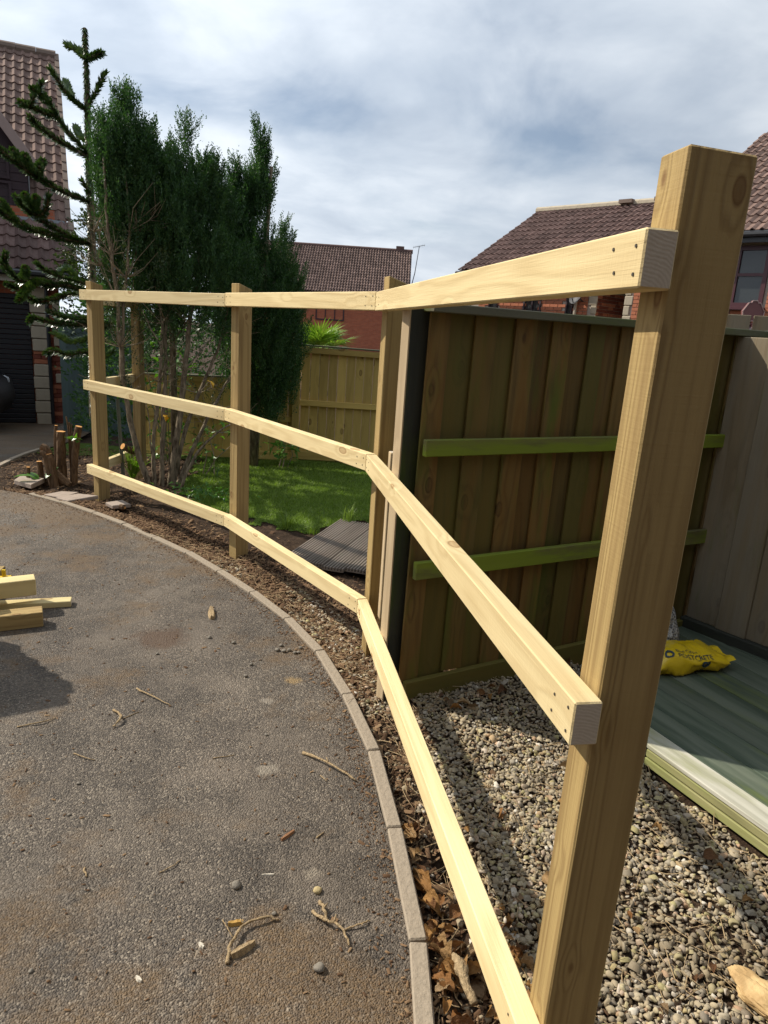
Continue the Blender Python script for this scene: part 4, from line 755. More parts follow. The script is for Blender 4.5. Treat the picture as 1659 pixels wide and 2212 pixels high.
def mp_part(name, pts, r0, r1, spacing=.012, leaf=.054, wid=.0115, ring=7, ang=.8):
    p, r = spline(pts, lerp_r(len(pts), r0, r1), 5); mb = MB(); mb.tube(p, r, 6)
    V = scaly(p, r, spacing, leaf, wid, ring, ang); o = len(mb.v); n = len(V)//5
    mb.v += [tuple(v) for v in V]; mb.f += [tuple(range(o+5*i, o+5*i+5)) for i in range(n)]; mb.m += [1]*n
    return mb.obj(name, [BARK, MONK], mp)
TRK = PTS['mp_trunk']
mp_part('trunk', TRK, .014, .05, .012, .040, .009, 9, .8)
BR = [[Vector(p) for p in b] for b in PTS['mp_branches']]
def nearest_on(p, lst):
    best = None
    for q in lst:
        for i in range(len(q)-1):
            a, b = q[i], q[i+1]; t = max(0, min(1, (Vector((p.x-a.x, 0, p.z-a.z)).dot(Vector((b.x-a.x, 0, b.z-a.z))))/max(1e-9, ((b.x-a.x)**2+(b.z-a.z)**2)))); c = a.lerp(b, t)
            d = math.hypot(p.x-c.x, p.z-c.z)
            if best is None or d < best[0]: best = (d, c)
    return best
done = [[Vector(p) for p in TRK]]
for b in BR:
    d, c = nearest_on(b[0], done)
    if d < .16:
        off = c-b[0]; m_ = len(b)
        b = [p+Vector((off.x*(1-i/(m_-1)), off.y, off.z*(1-i/(m_-1)))) for i, p in enumerate(b)]
    done.append(b); mp_part('branch', b, .014, .010)

# ------------------------------------------------------------------ small plants
def leaf_mesh(L, wd_, n=5, fold=.25, curl=.3, matl=None):
    V = []; F = []
    for i in range(n+1):
        t = i/n; ww = wd_*math.sin(math.pi*(t*.92+.04))**.8*(1 if 0 < i < n else .15); z = curl*L*(t*t)*-.6+.0
        V += [(L*t, -ww, z+fold*ww), (L*t, 0, z), (L*t, ww, z+fold*ww)]
    for i in range(n):
        for j in range(2): a = i*3+j; F.append((a, a+3, a+4, a+1))
    return mesh(V, F, [matl], smooth=True)
def leafset(name, label, cat, centre, n, spread, L, wd_, matl, up=.5, parent=None, stems=True, group=None):
    t = root(name, label, cat, centre, group) if parent is None else parent
    mb = MB(); c = Vector(centre)
    big = []
    for i in range(n):
        p = c+Vector((random.gauss(0, spread[0]), random.gauss(0, spread[1]), random.uniform(.05, spread[2])))
        l = L*random.uniform(.6, 1.15); d = Vector((random.gauss(0, 1), random.gauss(0, 1)-.3, random.gauss(up, .5))).normalized(); s3 = d.cross(Vector((random.gauss(0, .3), random.gauss(0, .3), 1))).normalized(); nn = s3.cross(d)
        w_ = wd_*random.uniform(.7, 1.1); o = len(mb.v)
        mb.v += [tuple(p), tuple(p+d*l*.4+s3*w_+nn*.01), tuple(p+d*l-nn*.02), tuple(p+d*l*.4-s3*w_+nn*.01), tuple(p+d*l*.45)]
        mb.f += [(o, o+1, o+4), (o+1, o+2, o+4), (o+2, o+3, o+4), (o+3, o, o+4)]; mb.m += [0]*4
    mb.obj('leaves', [matl], t, kind='stuff')
    if stems:
        sb = MB()
        for i in range(max(3, n//18)):
            b = c+Vector((random.gauss(0, spread[0]*.3), random.gauss(0, spread[1]*.3), -.03)); e = c+Vector((random.gauss(0, spread[0]), random.gauss(0, spread[1]), spread[2]*random.uniform(.6, 1))); sb.tube([b, (b+e)/2+Vector((random.gauss(0, .03), 0, 0)), e], [.007, .005, .003], 5, cap=False)
        sb.obj('stems', [TWIG], t, kind='stuff')
    return t
leafset('laurel_bush', 'bright green broad-leaved bush seen between the bare conifer stems', 'bush', (-2.3, 7.15, .0), 260, (.15, .15, 1.5), .11, .024, LAUREL)
leafset('laurel_bush', 'low green broad-leaved bush at the foot of the middle conifer stems', 'bush', (-1.75, 6.6, .0), 45, (.12, .08, .5), .10, .022, LAUREL)
leafset('leafy_plant', 'low dark leafy plant at the foot of the yellow fence beside the second post', 'plant', (-1.10, 7.2, .0), 60, (.10, .08, .36), .12, .028, LAUREL, up=.2)
leafset('ground_plant', 'small green ground plants at the left end of the lawn by the stems', 'plant', (-1.52, 5.62, .0), 150, (.16, .12, .10), .05, .014, LAUREL, stems=False)
leafset('ivy_sprig', 'two glossy ivy leaves on the cut stump', 'leaf', (-2.72, 5.88, .33), 7, (.03, .03, .08), .07, .03, LAUREL, stems=False)
fr = root('fern', 'bright green fern behind the first leaning stem', 'fern', (-2.30, 6.15, 0))
fb = MB()
for i in range(11):
    a = random.uniform(-2.6, .6); d = Vector((math.cos(a)*.5, math.sin(a)*.35, 1.)).normalized(); L_ = random.uniform(.28, .46); b = Vector((-2.30, 6.15, .02))
    for k in range(22):
        t = k/22; p = b+d*L_*t+Vector((math.cos(a), math.sin(a), 0))*(.13*t*t)-Vector((0, 0, .06*t*t)); w_ = .055*(1-t)*(.4+t*2 if t < .3 else 1)
        for sg in (-1, 1):
            s3 = Vector((-math.sin(a), math.cos(a), 0))*sg; o = len(fb.v); q = d*.008
            fb.v += [tuple(p), tuple(p+s3*w_*.5+q), tuple(p+s3*w_+d*.012), tuple(p+s3*w_*.5-q*.6)]; fb.f.append((o, o+1, o+2, o+3)); fb.m.append(0)
fb.obj('fronds', [FERN], fr, kind='stuff')
# fan palm beyond the yellow fence
pm = root('fan_palm', 'bright green fan palm rising above the yellow board fence', 'palm', (-1.05, 9.4, 0))
mb = MB(); mb.tube([(-1.05, 9.4, -.1), (-1.04, 9.4, .6), (-1.02, 9.4, 1.15)], [.09, .085, .08], 8, rough=.2); mb.obj('trunk', [BARK], pm)
for i in range(26):
    a = i*2.4; el = random.uniform(.05, 1.15); hd = Vector((math.cos(a)*math.cos(el), math.sin(a)*math.cos(el), math.sin(el))); st_ = Vector((-1.02, 9.4, 1.12)); hub = st_+hd*random.uniform(.16, .34); s3 = hd.cross(Vector((0, 0, 1))).normalized(); up_ = s3.cross(hd)
    mb = MB(); mb.tube([st_, hub], [.006, .004], 4, cap=False)
    for k in range(18):
        b = -1.35+2.7*k/17; dd_ = (hd*math.cos(b)+s3*math.sin(b)+up_*.12).normalized(); l = random.uniform(.30, .40)*(.75+.25*math.cos(b)); ww = dd_.cross(up_).normalized()*.011; o = len(mb.v)
        q = hub+dd_*l-Vector((0, 0, .05+.03*random.random())); mb.v += [tuple(hub), tuple(hub+dd_*l*.5+ww+up_*.006), tuple(q), tuple(hub+dd_*l*.5-ww+up_*.006)]; mb.f.append((o, o+1, o+2, o+3)); mb.m.append(1)
    mb.obj('frond', [TWIG, PALM], pm)
# far trees
def far_tree(x, y, z0, r, h, label):
    t = root('far_tree', label, 'tree', (x, y, z0)); P_, o_, u_ = crown_pts([(z0+h*.25, x, y, r*.7), (z0+h*.5, x, y, r), (z0+h*.8, x, y, r*.75), (z0+h, x, y, r*.2)], 1500, .3, seed=int(x*7) % 50)
    obj('crown', sprays(P_, o_+rng.normal(0, .6, P_.shape)+np.array([0, 0, .3]), rng.uniform(.3, .7, len(P_)), 6, .45, .13, [FAR]), t, T(0, 0, 0))
    mb = MB(); mb.tube([(x, y, z0), (x, y, z0+h*.6)], [r*.1, r*.05], 6); mb.obj('trunk', [BARK], t)
far_tree(5.0, 78, -3, 2.6, 9.3, 'distant round tree just right of the middle house aerial')
far_tree(8.6, 80, -3, 2.6, 8.6, 'distant low tree beside the far end of the right house roof')
far_tree(1.2, 76, -3, 2.4, 8.0, 'distant tree mostly hidden by the middle house gable')
# ------------------------------------------------------------------ buildings
BRICK = plain('red_brick', (.42, .155, .085), .85, .2, .35, 9., .4); BRICKD = plain('dark_red_brick', (.20, .060, .038), .85, .2, .3, 9., .4)
MORTAR = plain('mortar', (.42, .36, .30), .95, .1, .15, 40.)
def brickwall(name, c1, c2, mo, sc):
    m, n, p = mat(name); t = n.n('ShaderNodeTexCoord').outputs['Object']
    sx_ = n.n('ShaderNodeSeparateXYZ', {0: t}); tv = n.n('ShaderNodeCombineXYZ', {0: n.math('ADD', sx_.outputs[0], sx_.outputs[1]), 1: sx_.outputs[2]}).outputs[0]
    b = n.n('ShaderNodeTexBrick', {'Vector': tv, 'Color1': (*c1, 1), 'Color2': (*c2, 1), 'Mortar': (*mo, 1), 'Scale': sc, 'Mortar Size': .012, 'Brick Width': .5, 'Row Height': .165})
    c = n.mix(n.noise(t, 6., 3), b.outputs[0], n.mix(1., b.outputs[0], (.7, .7, .7), 'MULTIPLY')); fin(n, p, c, .9, n.bump(b.outputs[1], -.3, .01), .15); return m
BW = brickwall('brickwork', (.44, .16, .088), (.36, .12, .07), (.45, .38, .31), 2.2)
BWD = brickwall('dark_brickwork', (.52, .165, .085), (.42, .125, .068), (.34, .20, .14), 2.2)
BWO = brickwall('added_house_brickwork', (.105, .072, .055), (.085, .056, .042), (.12, .10, .085), 2.2)  # dark walls for the added house, so they bounce little light
QUOIN = plain('quoin_stone', (.42, .36, .27), .9, .15, .25, 8., .5)
def tilem(name, col):
    m, n, p = mat(name); t = n.n('ShaderNodeTexCoord').outputs['Object']; ri = n.n('ShaderNodeNewGeometry').outputs['Random Per Island']; ro = n.n('ShaderNodeObjectInfo').outputs['Random']
    v = n.math('ADD', n.math('MULTIPLY', n.math('FRACT', n.math('ADD', ri, ro)), .55), .70); f = n.noise(t, 7., 4, .65)
    c = n.mix(n.ramp(f, [(.42, 0.), (.68, .55)]), col, tuple(x*1.5+.03 for x in col)); c = n.mix(1., c, n.n('ShaderNodeCombineXYZ', {0: v, 1: v, 2: v}).outputs[0], 'MULTIPLY')
    fin(n, p, c, .85, n.bump(f, .3, .01), .2); return m
TILE = tilem('brown_roof_tile', (.170, .110, .088))
TILED = tilem('dark_roof_tile', (.105, .064, .055))
TILEM = tilem('mid_house_roof_tile', (.165, .112, .094))
RIDGE = plain('ridge_tile', (.20, .15, .12), .85, .2, .3, 6., .3)
CLAD = plain('dark_purple_cladding', (.045, .026, .030), .6, .4, .2)
BARGE = plain('pinkish_barge_board', (.36, .27, .24), .6, .4, .1)
FRAME_ = plain('burgundy_window_frame', (.075, .022, .028), .4, .5, .1)
WHITE = plain('white_trim', (.62, .62, .60), .5); LEAD = plain('lead_sheet', (.20, .22, .24), .6, .4, .25)
DOOR = plain('garage_door', (.020, .020, .024), .5, .4, .1); GUT = plain('black_gutter', (.018, .018, .02), .4)
CURT = plain('pale_curtain', (.42, .44, .43), .9, .1, .12, 20.); ROOM_SHADE = plain('painted_room_shade', (.02, .02, .022), .9)
TEAL = wood('teal_painted_board', (.085, .12, .115), (.05, .075, .072), (.04, .05, .05), 4., .4, knots=False)
def glassm():
    m, n, p = mat('window_glass'); fin(n, p, (.10, .12, .13), .06, None, .6); p.inputs['Transmission Weight'].default_value = .75; return m
GLASS = glassm()
def tile_mesh(cw, gauge, m, lift=.028, roll=.035, seg=6):
    xs = [0, .18, .42, .55, .70, .85, 1.0][:seg+1]; zs = [0, 0, 0, .55, 1, .55, .05]
    L_ = gauge+.04; V = []
    for x, z in zip(xs, zs): V += [(x*cw, 0, lift+z*roll), (x*cw, L_, .004+z*roll), (x*cw, .002, lift+z*roll-.024)]
    F = []
    for k in range(len(xs)-1): a = 3*k; F += [(a, a+3, a+4, a+1), (a+2, a+5, a+3, a)]
    return V, F
def tiles(parent, O, u, v, nu, nv, cw, gauge, m, single=None, lift=.028, roll=.035):
    """a field of tiles: single(i, j) True -> its own object, the others joined into one part"""
    u = Vector(u).normalized(); v = Vector(v).normalized(); nn = u.cross(v)
    if nn.z < 0: nn = -nn
    M0 = Matrix((u, v, nn)).transposed().to_4x4(); V, F = tile_mesh(cw, gauge, m, lift, roll); flip = M0.to_3x3().determinant() < 0
    if flip: F = [f[::-1] for f in F]
    me = mesh(V, F, [m]); mb = MB()
    for j in range(nv):
        for i in range(nu):
            M = M0.copy(); M.translation = Vector(O)+u*(i*cw)+v*(j*gauge)+nn*random.uniform(0, .004)
            if single and single(i, j): obj('roof_tile', me, parent, M)
            else: mb.add(V, F, M)
    if mb.v: mb.obj('roof_tiles', [m], parent, kind='stuff')
BM = {}
def brick_field(parent, O, u, out, L, z0, z1, mats, skip=(), off=0., single=True, hb=.065, lb=.215):
    u = Vector(u).normalized(); out = Vector(out).normalized(); r = 0; z = z0; mb = MB()
    while z < z1-.03:
        s = -(.1125 if r % 2 else 0)+off*0
        while s < L-.02:
            a, b = max(s, 0), min(s+lb, L); s += lb+.010
            if b-a < .03 or any(p[0]-.01 < (a+b)/2 < p[1]+.01 and p[2] < z+.03 < p[3] for p in skip): continue
            me = box_mesh(round(b-a, 2), .02, hb, [random.choice(mats)], .002)
            obj('brick', me, parent, frame(Vector(O)+u*a+out*.004+Vector((0, 0, z+hb/2)), u, (0, 0, 1)))
        z += hb+.010; r += 1
def window(parent, O, u, out, t0, t1, z0, z1, fw=.055, mull=(), trans=(), fm=None, curtain=True, inset=.02):
    u = Vector(u).normalized(); out = Vector(out).normalized(); O = Vector(O); fm = fm or FRAME_
    def P(t, z, o=0): return O+u*t+out*(o-inset+.03)+Vector((0, 0, z))
    fr_ = MB()
    for z in (z0+fw/2, z1-fw/2): fr_.box(P(t0, z), P(t1, z), .06, fw)
    for t in (t0+fw/2, t1-fw/2): fr_.box(P(t, z0+fw), P(t, z1-fw), .056, fw, up=tuple(u))
    for t in mull: fr_.box(P(t, z0+fw), P(t, z1-fw), .052, fw*.8, up=tuple(u))
    for z in trans: fr_.box(P(t0+fw, z), P(t1-fw, z), .048, fw*.7)
    w_ = fr_.obj('window', [fm], parent, T(*P(t0, z0)))
    obj('pane', mesh([P(t0+fw, z0+fw, -.012), P(t1-fw, z0+fw, -.012), P(t1-fw, z1-fw, -.012), P(t0+fw, z1-fw, -.012)], [(0, 1, 2, 3)], [GLASS]), w_)
    mb = MB()
    if curtain:
        V = []; n_ = 24
        for k in range(n_+1): 
            t = t0+fw+(t1-t0-2*fw)*k/n_; o = -.10+.015*math.sin(k*1.7); V += [P(t, z0+fw, o), P(t, z1-fw, o)]
        mb.add([tuple(q) for q in V], [(2*k, 2*k+2, 2*k+3, 2*k+1) for k in range(n_) if not .38 < (k+.5)/n_ < .62])
        mb.obj('curtain', [CURT], w_)
    mb = MB(); mb.add([tuple(P(t0, z0, -.3)), tuple(P(t1, z0, -.3)), tuple(P(t1, z1, -.3)), tuple(P(t0, z1, -.3))], [(0, 1, 2, 3)]); mb.obj('room_shade_sheet', [ROOM_SHADE], w_)  # near-black sheet paints in the shade of the unlit room
    return w_
# ---- left house
lh = root('tiled_house', 'large brown tiled house in shade on the left with a dark garage door', 'house', (-5.5, 11.7, -.4))
HU = Vector((-.903, -.43, 0)); HV = Vector((-.43, .903, 0)); HO = Vector((-5.5, 11.7, 0))
def hp(u, v, z): return HO+HU*u+HV*v+Vector((0, 0, z))
def slope_tiles(v0, z0, v1, z1, nu, cw, nv, m, single, u0=-.22):
    a = hp(u0, v0, z0); b = hp(u0, v1, z1); L = (b-a).length; tiles(lh, a, HU, b-a, nu, nv, cw, L/nv, m, single)
    w0, w1 = hp(u0, v0, z0-.03), hp(u0, v1, z1-.03); w2, w3 = hp(u0+nu*cw, v1, z1-.03), hp(u0+nu*cw, v0, z0-.03)
    obj('roof_deck', mesh([w0, w3, w2, w1], [(0, 1, 2, 3)], [TILED]), lh)
slope_tiles(-.35, 2.0, 1.12, 2.90, 26, .165, 5, TILED, lambda i, j: i < 13)
slope_tiles(3.53, 3.16, 8.41, 7.50, 32, .19, 20, TILE, lambda i, j: i < 9)
# back slope, ridge, verge
obj('roof_deck', mesh([hp(-.22, 8.41, 7.47), hp(5.9, 8.41, 7.47), hp(5.9, 13.3, 3.1), hp(-.22, 13.3, 3.1)], [(0, 1, 2, 3)], [TILED]), lh)
for k in range(14):
    mb = MB(); mb.tube([hp(-.24+.44*k, 8.41, 7.50), hp(-.24+.44*k+.435, 8.41, 7.50)], [.125, .118], 10); mb.obj('ridge_tile', [RIDGE], lh, hp(0, 0, 0) and T(*hp(-.24+.44*k, 8.41, 7.5)))
for j in range(20):
    f0, f1 = j/20, (j+1.08)/20; a = hp(-.26, 3.53+4.88*f0, 3.19+4.34*f0+.025); b = hp(-.26, 3.53+4.88*f1, 3.19+4.34*f1+.0); beam('verge_tile', a, b, .10, .07, [RIDGE], lh)
for j in range(5):
    f0, f1 = j/5, (j+1.06)/5; a = hp(-.25, -.35+1.47*f0, 2.0+.9*f0+.03); b = hp(-.25, -.35+1.47*f1, 2.0+.9*f1+.005); beam('verge_tile', a, b, .09, .07, [RIDGE], lh)
mb = MB()
W4 = lambda u0, u1, v, z0, z1: [hp(u0, v, z0), hp(u1, v, z0), hp(u1, v, z1), hp(u0, v, z1)]
mb.add(W4(-.0, 6, .03, -.6, 2.0), [(0, 1, 2, 3)]); mb.add(W4(0, 6, 1.25, 1.9, 3.1), [(0, 1, 2, 3)]); mb.add(W4(0, 6, 3.6, 2.9, 3.2), [(0, 1, 2, 3)])
mb.add([hp(0, .03, -.6), hp(0, 12.8, -.6), hp(0, 12.8, 3.3), hp(0, 8.41, 7.4), hp(0, 3.6, 3.2), hp(0, 1.3, 2.95), hp(0, .03, 2.1)], [tuple(range(7))])
mb.obj('wall', [BWD], lh, T(*HO))
obj('lead_flashing', mesh([hp(-.15, 1.08, 2.93), hp(6, 1.08, 2.93), hp(6, 3.6, 3.14), hp(-.15, 3.6, 3.14), hp(-.15, 1.06, 2.86), hp(6, 1.06, 2.86)], [(0, 1, 2, 3), (4, 5, 1, 0)], [LEAD]), lh)
beam('fascia', hp(-.2, -.33, 1.90), hp(4.1, -.33, 1.90), .025, .14, [plain('cream_fascia', (.34, .30, .25), .7)], lh)
mb = MB(); mb.tube([hp(-.2, -.40, 1.97), hp(4.1, -.40, 1.97)], [.05, .05], 8); mb.obj('gutter', [GUT], lh)
mb = MB(); mb.tube([hp(.19, -.06, 1.9), hp(.19, -.06, -.40)], [.034, .034], 8); mb.obj('downpipe', [GUT], lh)
for k in range(11):
    z = -.42+.20*k; 
    if k == 5: continue
    beam('quoin', hp(.205, -.03, z+.098), hp(.425+(.012 if k % 2 else 0), -.03, z+.098), .12, .188, [QUOIN], lh, b=.012)
brick_field(lh, hp(.205, -.05, 0), HU, -HV, .22, .585, .78, [BRICKD, BRICK])
brick_field(lh, hp(.0, -.0, 0), HU, -HV, .16, -.42, 1.95, [BRICKD, BRICKD, BRICK])
for z in (.35, .95, 1.5): beam('quoin', hp(.0, -.012, z), hp(.11, -.012, z), .05, .15, [QUOIN], lh, b=.01)
for k in range(26):
    beam('door_slat', hp(.44, .0, -.395+.079*k+.038), hp(2.85, .0, -.395+.079*k+.038), .02, .074, [DOOR], lh, b=.008)
# projecting gable with purple cladding; unseen left part widened to shade the lower roof
A_ = [(.43, 2.9), (5.17, 2.9), (5.17, 4.25), (2.8, 7.5), (.43, 4.25)]
vg = 3.3; mb = MB(); mb.add([hp(u, vg, z) for u, z in A_]+[hp(u, vg+3.5, z) for u, z in A_], [(0, 1, 2, 3, 4), (0, 4, 9, 5), (1, 6, 7, 2)]); mb.obj('gable_wall', [CLAD], lh, T(*hp(.43, vg, 2.9)))
for k in range(14): beam('cladding_board', hp(.44, vg-.012, 2.95+.15*k), hp(5.1, vg-.012, 2.95+.15*k), .016, .142, [CLAD], lh) if 2.95+.15*k < 4.2 else None
mb = MB(); mb.add([hp(.30, vg-.2, 4.12), hp(2.8, vg-.2, 7.55), hp(2.8, vg+4, 7.55), hp(.30, vg+4, 4.12), hp(5.3, vg-.2, 4.12), hp(5.3, vg+4, 4.12)], [(0, 3, 2, 1), (1, 2, 5, 4)]); mb.obj('gable_roof', [TILED], lh)
beam('barge_board', hp(.27, vg-.22, 4.03), hp(2.8, vg-.22, 7.49), .03, .17, [BARGE], lh, up=(0, 0, 1)); beam('barge_board', hp(5.33, vg-.22, 4.03), hp(2.8, vg-.22, 7.49), .03, .17, [BARGE], lh)
window(lh, hp(0, vg-.02, 0), HU, -HV, .74, 1.7, 3.80, 4.22, .045, (1.2,), (), CLAD); window(lh, hp(0, vg-.02, 0), HU, -HV, .72, 1.7, 3.28, 3.76, .045, (1.2,), (), CLAD)
obj('lead_cheek', mesh([hp(.42, vg+.2, 2.95), hp(.42, vg+2.5, 2.95), hp(.42, vg+2.5, 4.3), hp(.42, vg+.0, 4.2)], [(0, 1, 2, 3)], [LEAD]), lh)
# unseen wing added to the house on the left to shade the drive
mb = MB(); mb.abox((-13.5, 8.2, -.6), (-8.75, 13.2, 4.4)); mb.obj('shade_wing_wall', [BWD], lh, T(-9, 9.5, 0))
mb = MB(); mb.add([(-14, 7.9, 4.3), (-8.5, 7.9, 4.3), (-8.5, 10.7, 6.2), (-14, 10.7, 6.2), (-14, 13.5, 4.3), (-8.5, 13.5, 4.3)], [(0, 1, 2, 3), (3, 2, 5, 4)]); mb.add([(-8.76, 8.2, 4.35), (-8.76, 13.2, 4.35), (-8.76, 10.7, 6.1)], [(0, 1, 2)]); mb.obj('shade_wing_roof', [TILED], lh)
# ---- dark car in the shade
CARP = plain('dark_blue_car_paint', (.004, .005, .008), .45, .3, .05); TYRE = plain('tyre_rubber', (.012, .012, .012), .8); CHROME = plain('lamp_glass', (.5, .52, .55), .15, .8)
car = root('parked_car', 'dark car end just showing in the shaded drive at the left edge', 'car', (-7.1, 9.35, -.28))
CU = Vector((.96, .28, 0)).normalized(); CV_ = Vector((-CU.y, CU.x, 0)); CO = Vector((-7.62, 9.5, -.30))
prof = [(-2.0, .22), (-2.05, .55), (-1.95, .85), (-1.6, .95), (-1.1, 1.36), (-.4, 1.47), (.5, 1.42), (1.15, .98), (1.75, .88), (2.02, .70), (2.06, .45), (1.98, .22)]
bm = bmesh.new(); rings_ = []
for t, kx in ((-.84, .90), (-.78, .98), (-.4, 1.), (.4, 1.), (.78, .98), (.84, .90)):
    rings_.append([bm.verts.new(CO+CU*(x*(1 if z < .9 else kx))+CV_*(t*(1 if z < .9 else .84))+Vector((0, 0, z if abs(t) < .8 else .22+(z-.22)*.97))) for x, z in prof])
for a, b in zip(rings_[:-1], rings_[1:]):
    for k in range(len(prof)): bm.faces.new((a[k], a[(k+1) % len(prof)], b[(k+1) % len(prof)], b[k]))
bm.faces.new(rings_[0][::-1]); bm.faces.new(rings_[-1]); bmesh.ops.recalc_face_normals(bm, faces=bm.faces[:])
obj('body', bm2me(bm, [CARP], True), car)
for x in (-1.3, 1.3):
    for t in (-.80, .80):
        mb = MB(); c_ = CO+CU*x+CV_*t+Vector((0, 0, .31)); mb.tube([c_-CV_*.1, c_+CV_*.1], [.31, .31], 16); wh = mb.obj('wheel', [TYRE], car, T(*c_)); mb = MB(); mb.tube([c_-CV_*.106, c_+CV_*.106], [.19, .19], 12); mb.obj('rim', [LEAD], wh)
for t in (-.62, .62): mb = MB(); c_ = CO+CU*1.93+CV_*t+Vector((0, 0, .66)); mb.tube([c_, c_+CU*.10], [.10, .05], 10); mb.obj('headlight', [CHROME], car)
# ---- arched teal gate behind the first post
gt = root('garden_gate', 'shaded teal painted arched board gate beside the garage corner', 'gate', (-4.6, 10.9, -.4))
for k in range(12):
    x = -5.12+.115*k; zt = 1.36-.30*max(0., (k-6.5)/5)**2; obj('board', box_mesh(round(zt+.45, 2), .112, .018, [TEAL, TEAL], .002), gt, frame((x, 10.95-.012*k, -.42), (0, 0, 1), (.1, -1, 0)))
for z in (.1, 1.0): beam('brace', (-5.15, 10.98, z), (-3.85, 10.86, z), .03, .09, [TEAL, TEAL], gt)
# ---- middle house
mh = root('middle_house', 'distant brick house with a steep pantiled roof above the yellow fence', 'house', (-3, 43, -2))
MHd = PTS['midhouse']; R1 = Vector(MHd['R1']); E1 = Vector(MHd['E1']); MU = (Vector(MHd['R0'])-R1); MU.z = 0; MU.normalize(); MVh = Vector((-MU.y, MU.x, 0)); MVh = MVh if MVh.y > 0 else -MVh
run = (R1-E1).dot(MVh); Ec = R1-MVh*run; Ec.z = E1.z; sk = E1-Ec
Ls = (R1-Ec).length; tiles(mh, Ec+Vector((sk.x*.0, 0, 0)), MU, R1-Ec, 66, 17, .162, Ls/17, TILEM, None, .05, .07)
obj('roof_deck', mesh([Ec-Vector((0, 0, .05)), Ec+MU*10.7-Vector((0, 0, .05)), R1+MU*10.7-Vector((0, 0, .05)), R1-Vector((0, 0, .05)), R1+MVh*run+Vector((0, 0, Ec.z-R1.z-.05)), R1+MU*10.7+MVh*run+Vector((0, 0, Ec.z-R1.z-.05))], [(0, 1, 2, 3), (3, 2, 5, 4)], [TILED]), mh)
mb = MB(); mb.tube([R1-MU*.05+Vector((0, 0, .02)), R1+MU*10.7+Vector((0, 0, .02))], [.13, .13], 8); mb.obj('ridge', [TILED], mh)
beam('ridge_vent', R1+MU*.5+Vector((0, 0, .2)), R1+MU*1.0+Vector((0, 0, .2)), .22, .2, [TILED], mh)
Wc = Ec+MVh*.35; mb = MB(); q = lambda s, v, z: tuple(Wc+MU*s+MVh*v+Vector((0, 0, z-Ec.z)))
mb.add([q(.15, 0, -4), q(10.5, 0, -4), q(10.5, 0, Ec.z-.05), q(.15, 0, Ec.z-.05)], [(0, 1, 2, 3)]); mb.add([q(.15, 0, -4), q(.15, 2*run-.7, -4), q(.15, 2*run-.7, Ec.z), q(.15, run-.35, R1.z-.2), q(.15, 0, Ec.z)], [(0, 1, 2, 3, 4)]); mb.obj('wall', [BWD], mh, T(*Wc))
wa, wb = [Vector(p) for p in MHd['win']]; sA = (wb-Wc).dot(MU); sB = (wa-Wc).dot(MU)
ww_ = window(mh, Wc-Vector((0, 0, Wc.z)), MU, -MVh, min(sA, sB), max(sA, sB), wb.z, 2.95, .07, (min(sA, sB)+abs(sA-sB)*.33, min(sA, sB)+abs(sA-sB)*.66), (), CLAD)
aer = root('tv_aerial', 'thin television aerial on a leaning pole at the middle house gable', 'aerial', MHd['aer'][1])
mb = MB(); a0 = Vector(MHd['aer'][0]); a1 = Vector(MHd['aer'][1]); mb.tube([a1-Vector((.3, 0, 1.5)), a1, a0], [.03, .03, .025], 6); mb.obj('pole', [LEAD], aer)
mb = MB(); mb.tube([a0+Vector((-.4, 0, -.12)), a0+Vector((.35, 0, .06))], [.02, .02], 5)
for k in range(6): c_ = a0+Vector((-.35+.13*k, 0, -.11+.03*k)); mb.tube([c_+Vector((0, -.2, -.1)), c_+Vector((0, .2, .1))], [.012, .012], 4)
mb.obj('antenna', [LEAD], aer)
# ---- right house
rh = root('right_house', 'red brick house with long brown roof and quoined corners behind the brown panel', 'house', (4.52, 16.6, -.5))
RA = Vector((.722, -.692, 0)); RH = Vector((.692, .722, 0)); P1 = Vector((4.52, 16.6, 0)); P2 = Vector((4.723, 15.2, 0))
def r1(t, o, z): return P1+RA*t+RH*o+Vector((0, 0, z))
def r2(t, o, z): return P2+RA*t+RH*o+Vector((0, 0, z))
a = r1(-3.86, -.35, 3.10); b = r1(-3.86, 3.0, 5.03); Lr = (b-a).length; tiles(rh, a, RA, b-a, 40, 13, .165, Lr/13, TILED, None, .03, .035)
obj('roof_deck', mesh([r1(-3.86, -.35, 3.07), r1(2.7, -.35, 3.07), r1(2.7, 3.0, 5.0), r1(-3.86, 3.0, 5.0), r1(-3.86, 6.35, 3.07), r1(2.7, 6.35, 3.07)], [(0, 1, 2, 3), (3, 2, 5, 4)], [TILED]), rh)
for k in range(15): mb = MB(); mb.tube([r1(-3.88+.44*k, 3.0, 5.05), r1(-3.88+.44*k+.432, 3.0, 5.05)], [.10, .095], 8); mb.obj('ridge_tile', [QUOIN], rh, T(*r1(-3.88+.44*k, 3, 5.05)))
for t in (-1.3, -.35): 
    mb = MB(); mb.box(r1(t, 2.90, 5.09), r1(t+.36, 2.90, 5.09), .22, .09); mb.obj('roof_vent', [RIDGE], rh, T(*r1(t, 2.86, 5.1)))
mb = MB(); mb.tube([r1(-3.86, -.42, 3.03), r1(1.2, -.42, 3.03)], [.05, .05], 6); mb.obj('gutter', [GUT], rh)
wins = [(-3.02, -2.74, 1.2, 2.62), (-1.96, -1.46, 1.2, 2.62), (-.78, -.60, 1.2, 2.62)]
mb = MB()
def wq(fn, t0, t1, o, z0, z1): return [fn(t0, o, z0), fn(t1, o, z0), fn(t1, o, z1), fn(t0, o, z1)]
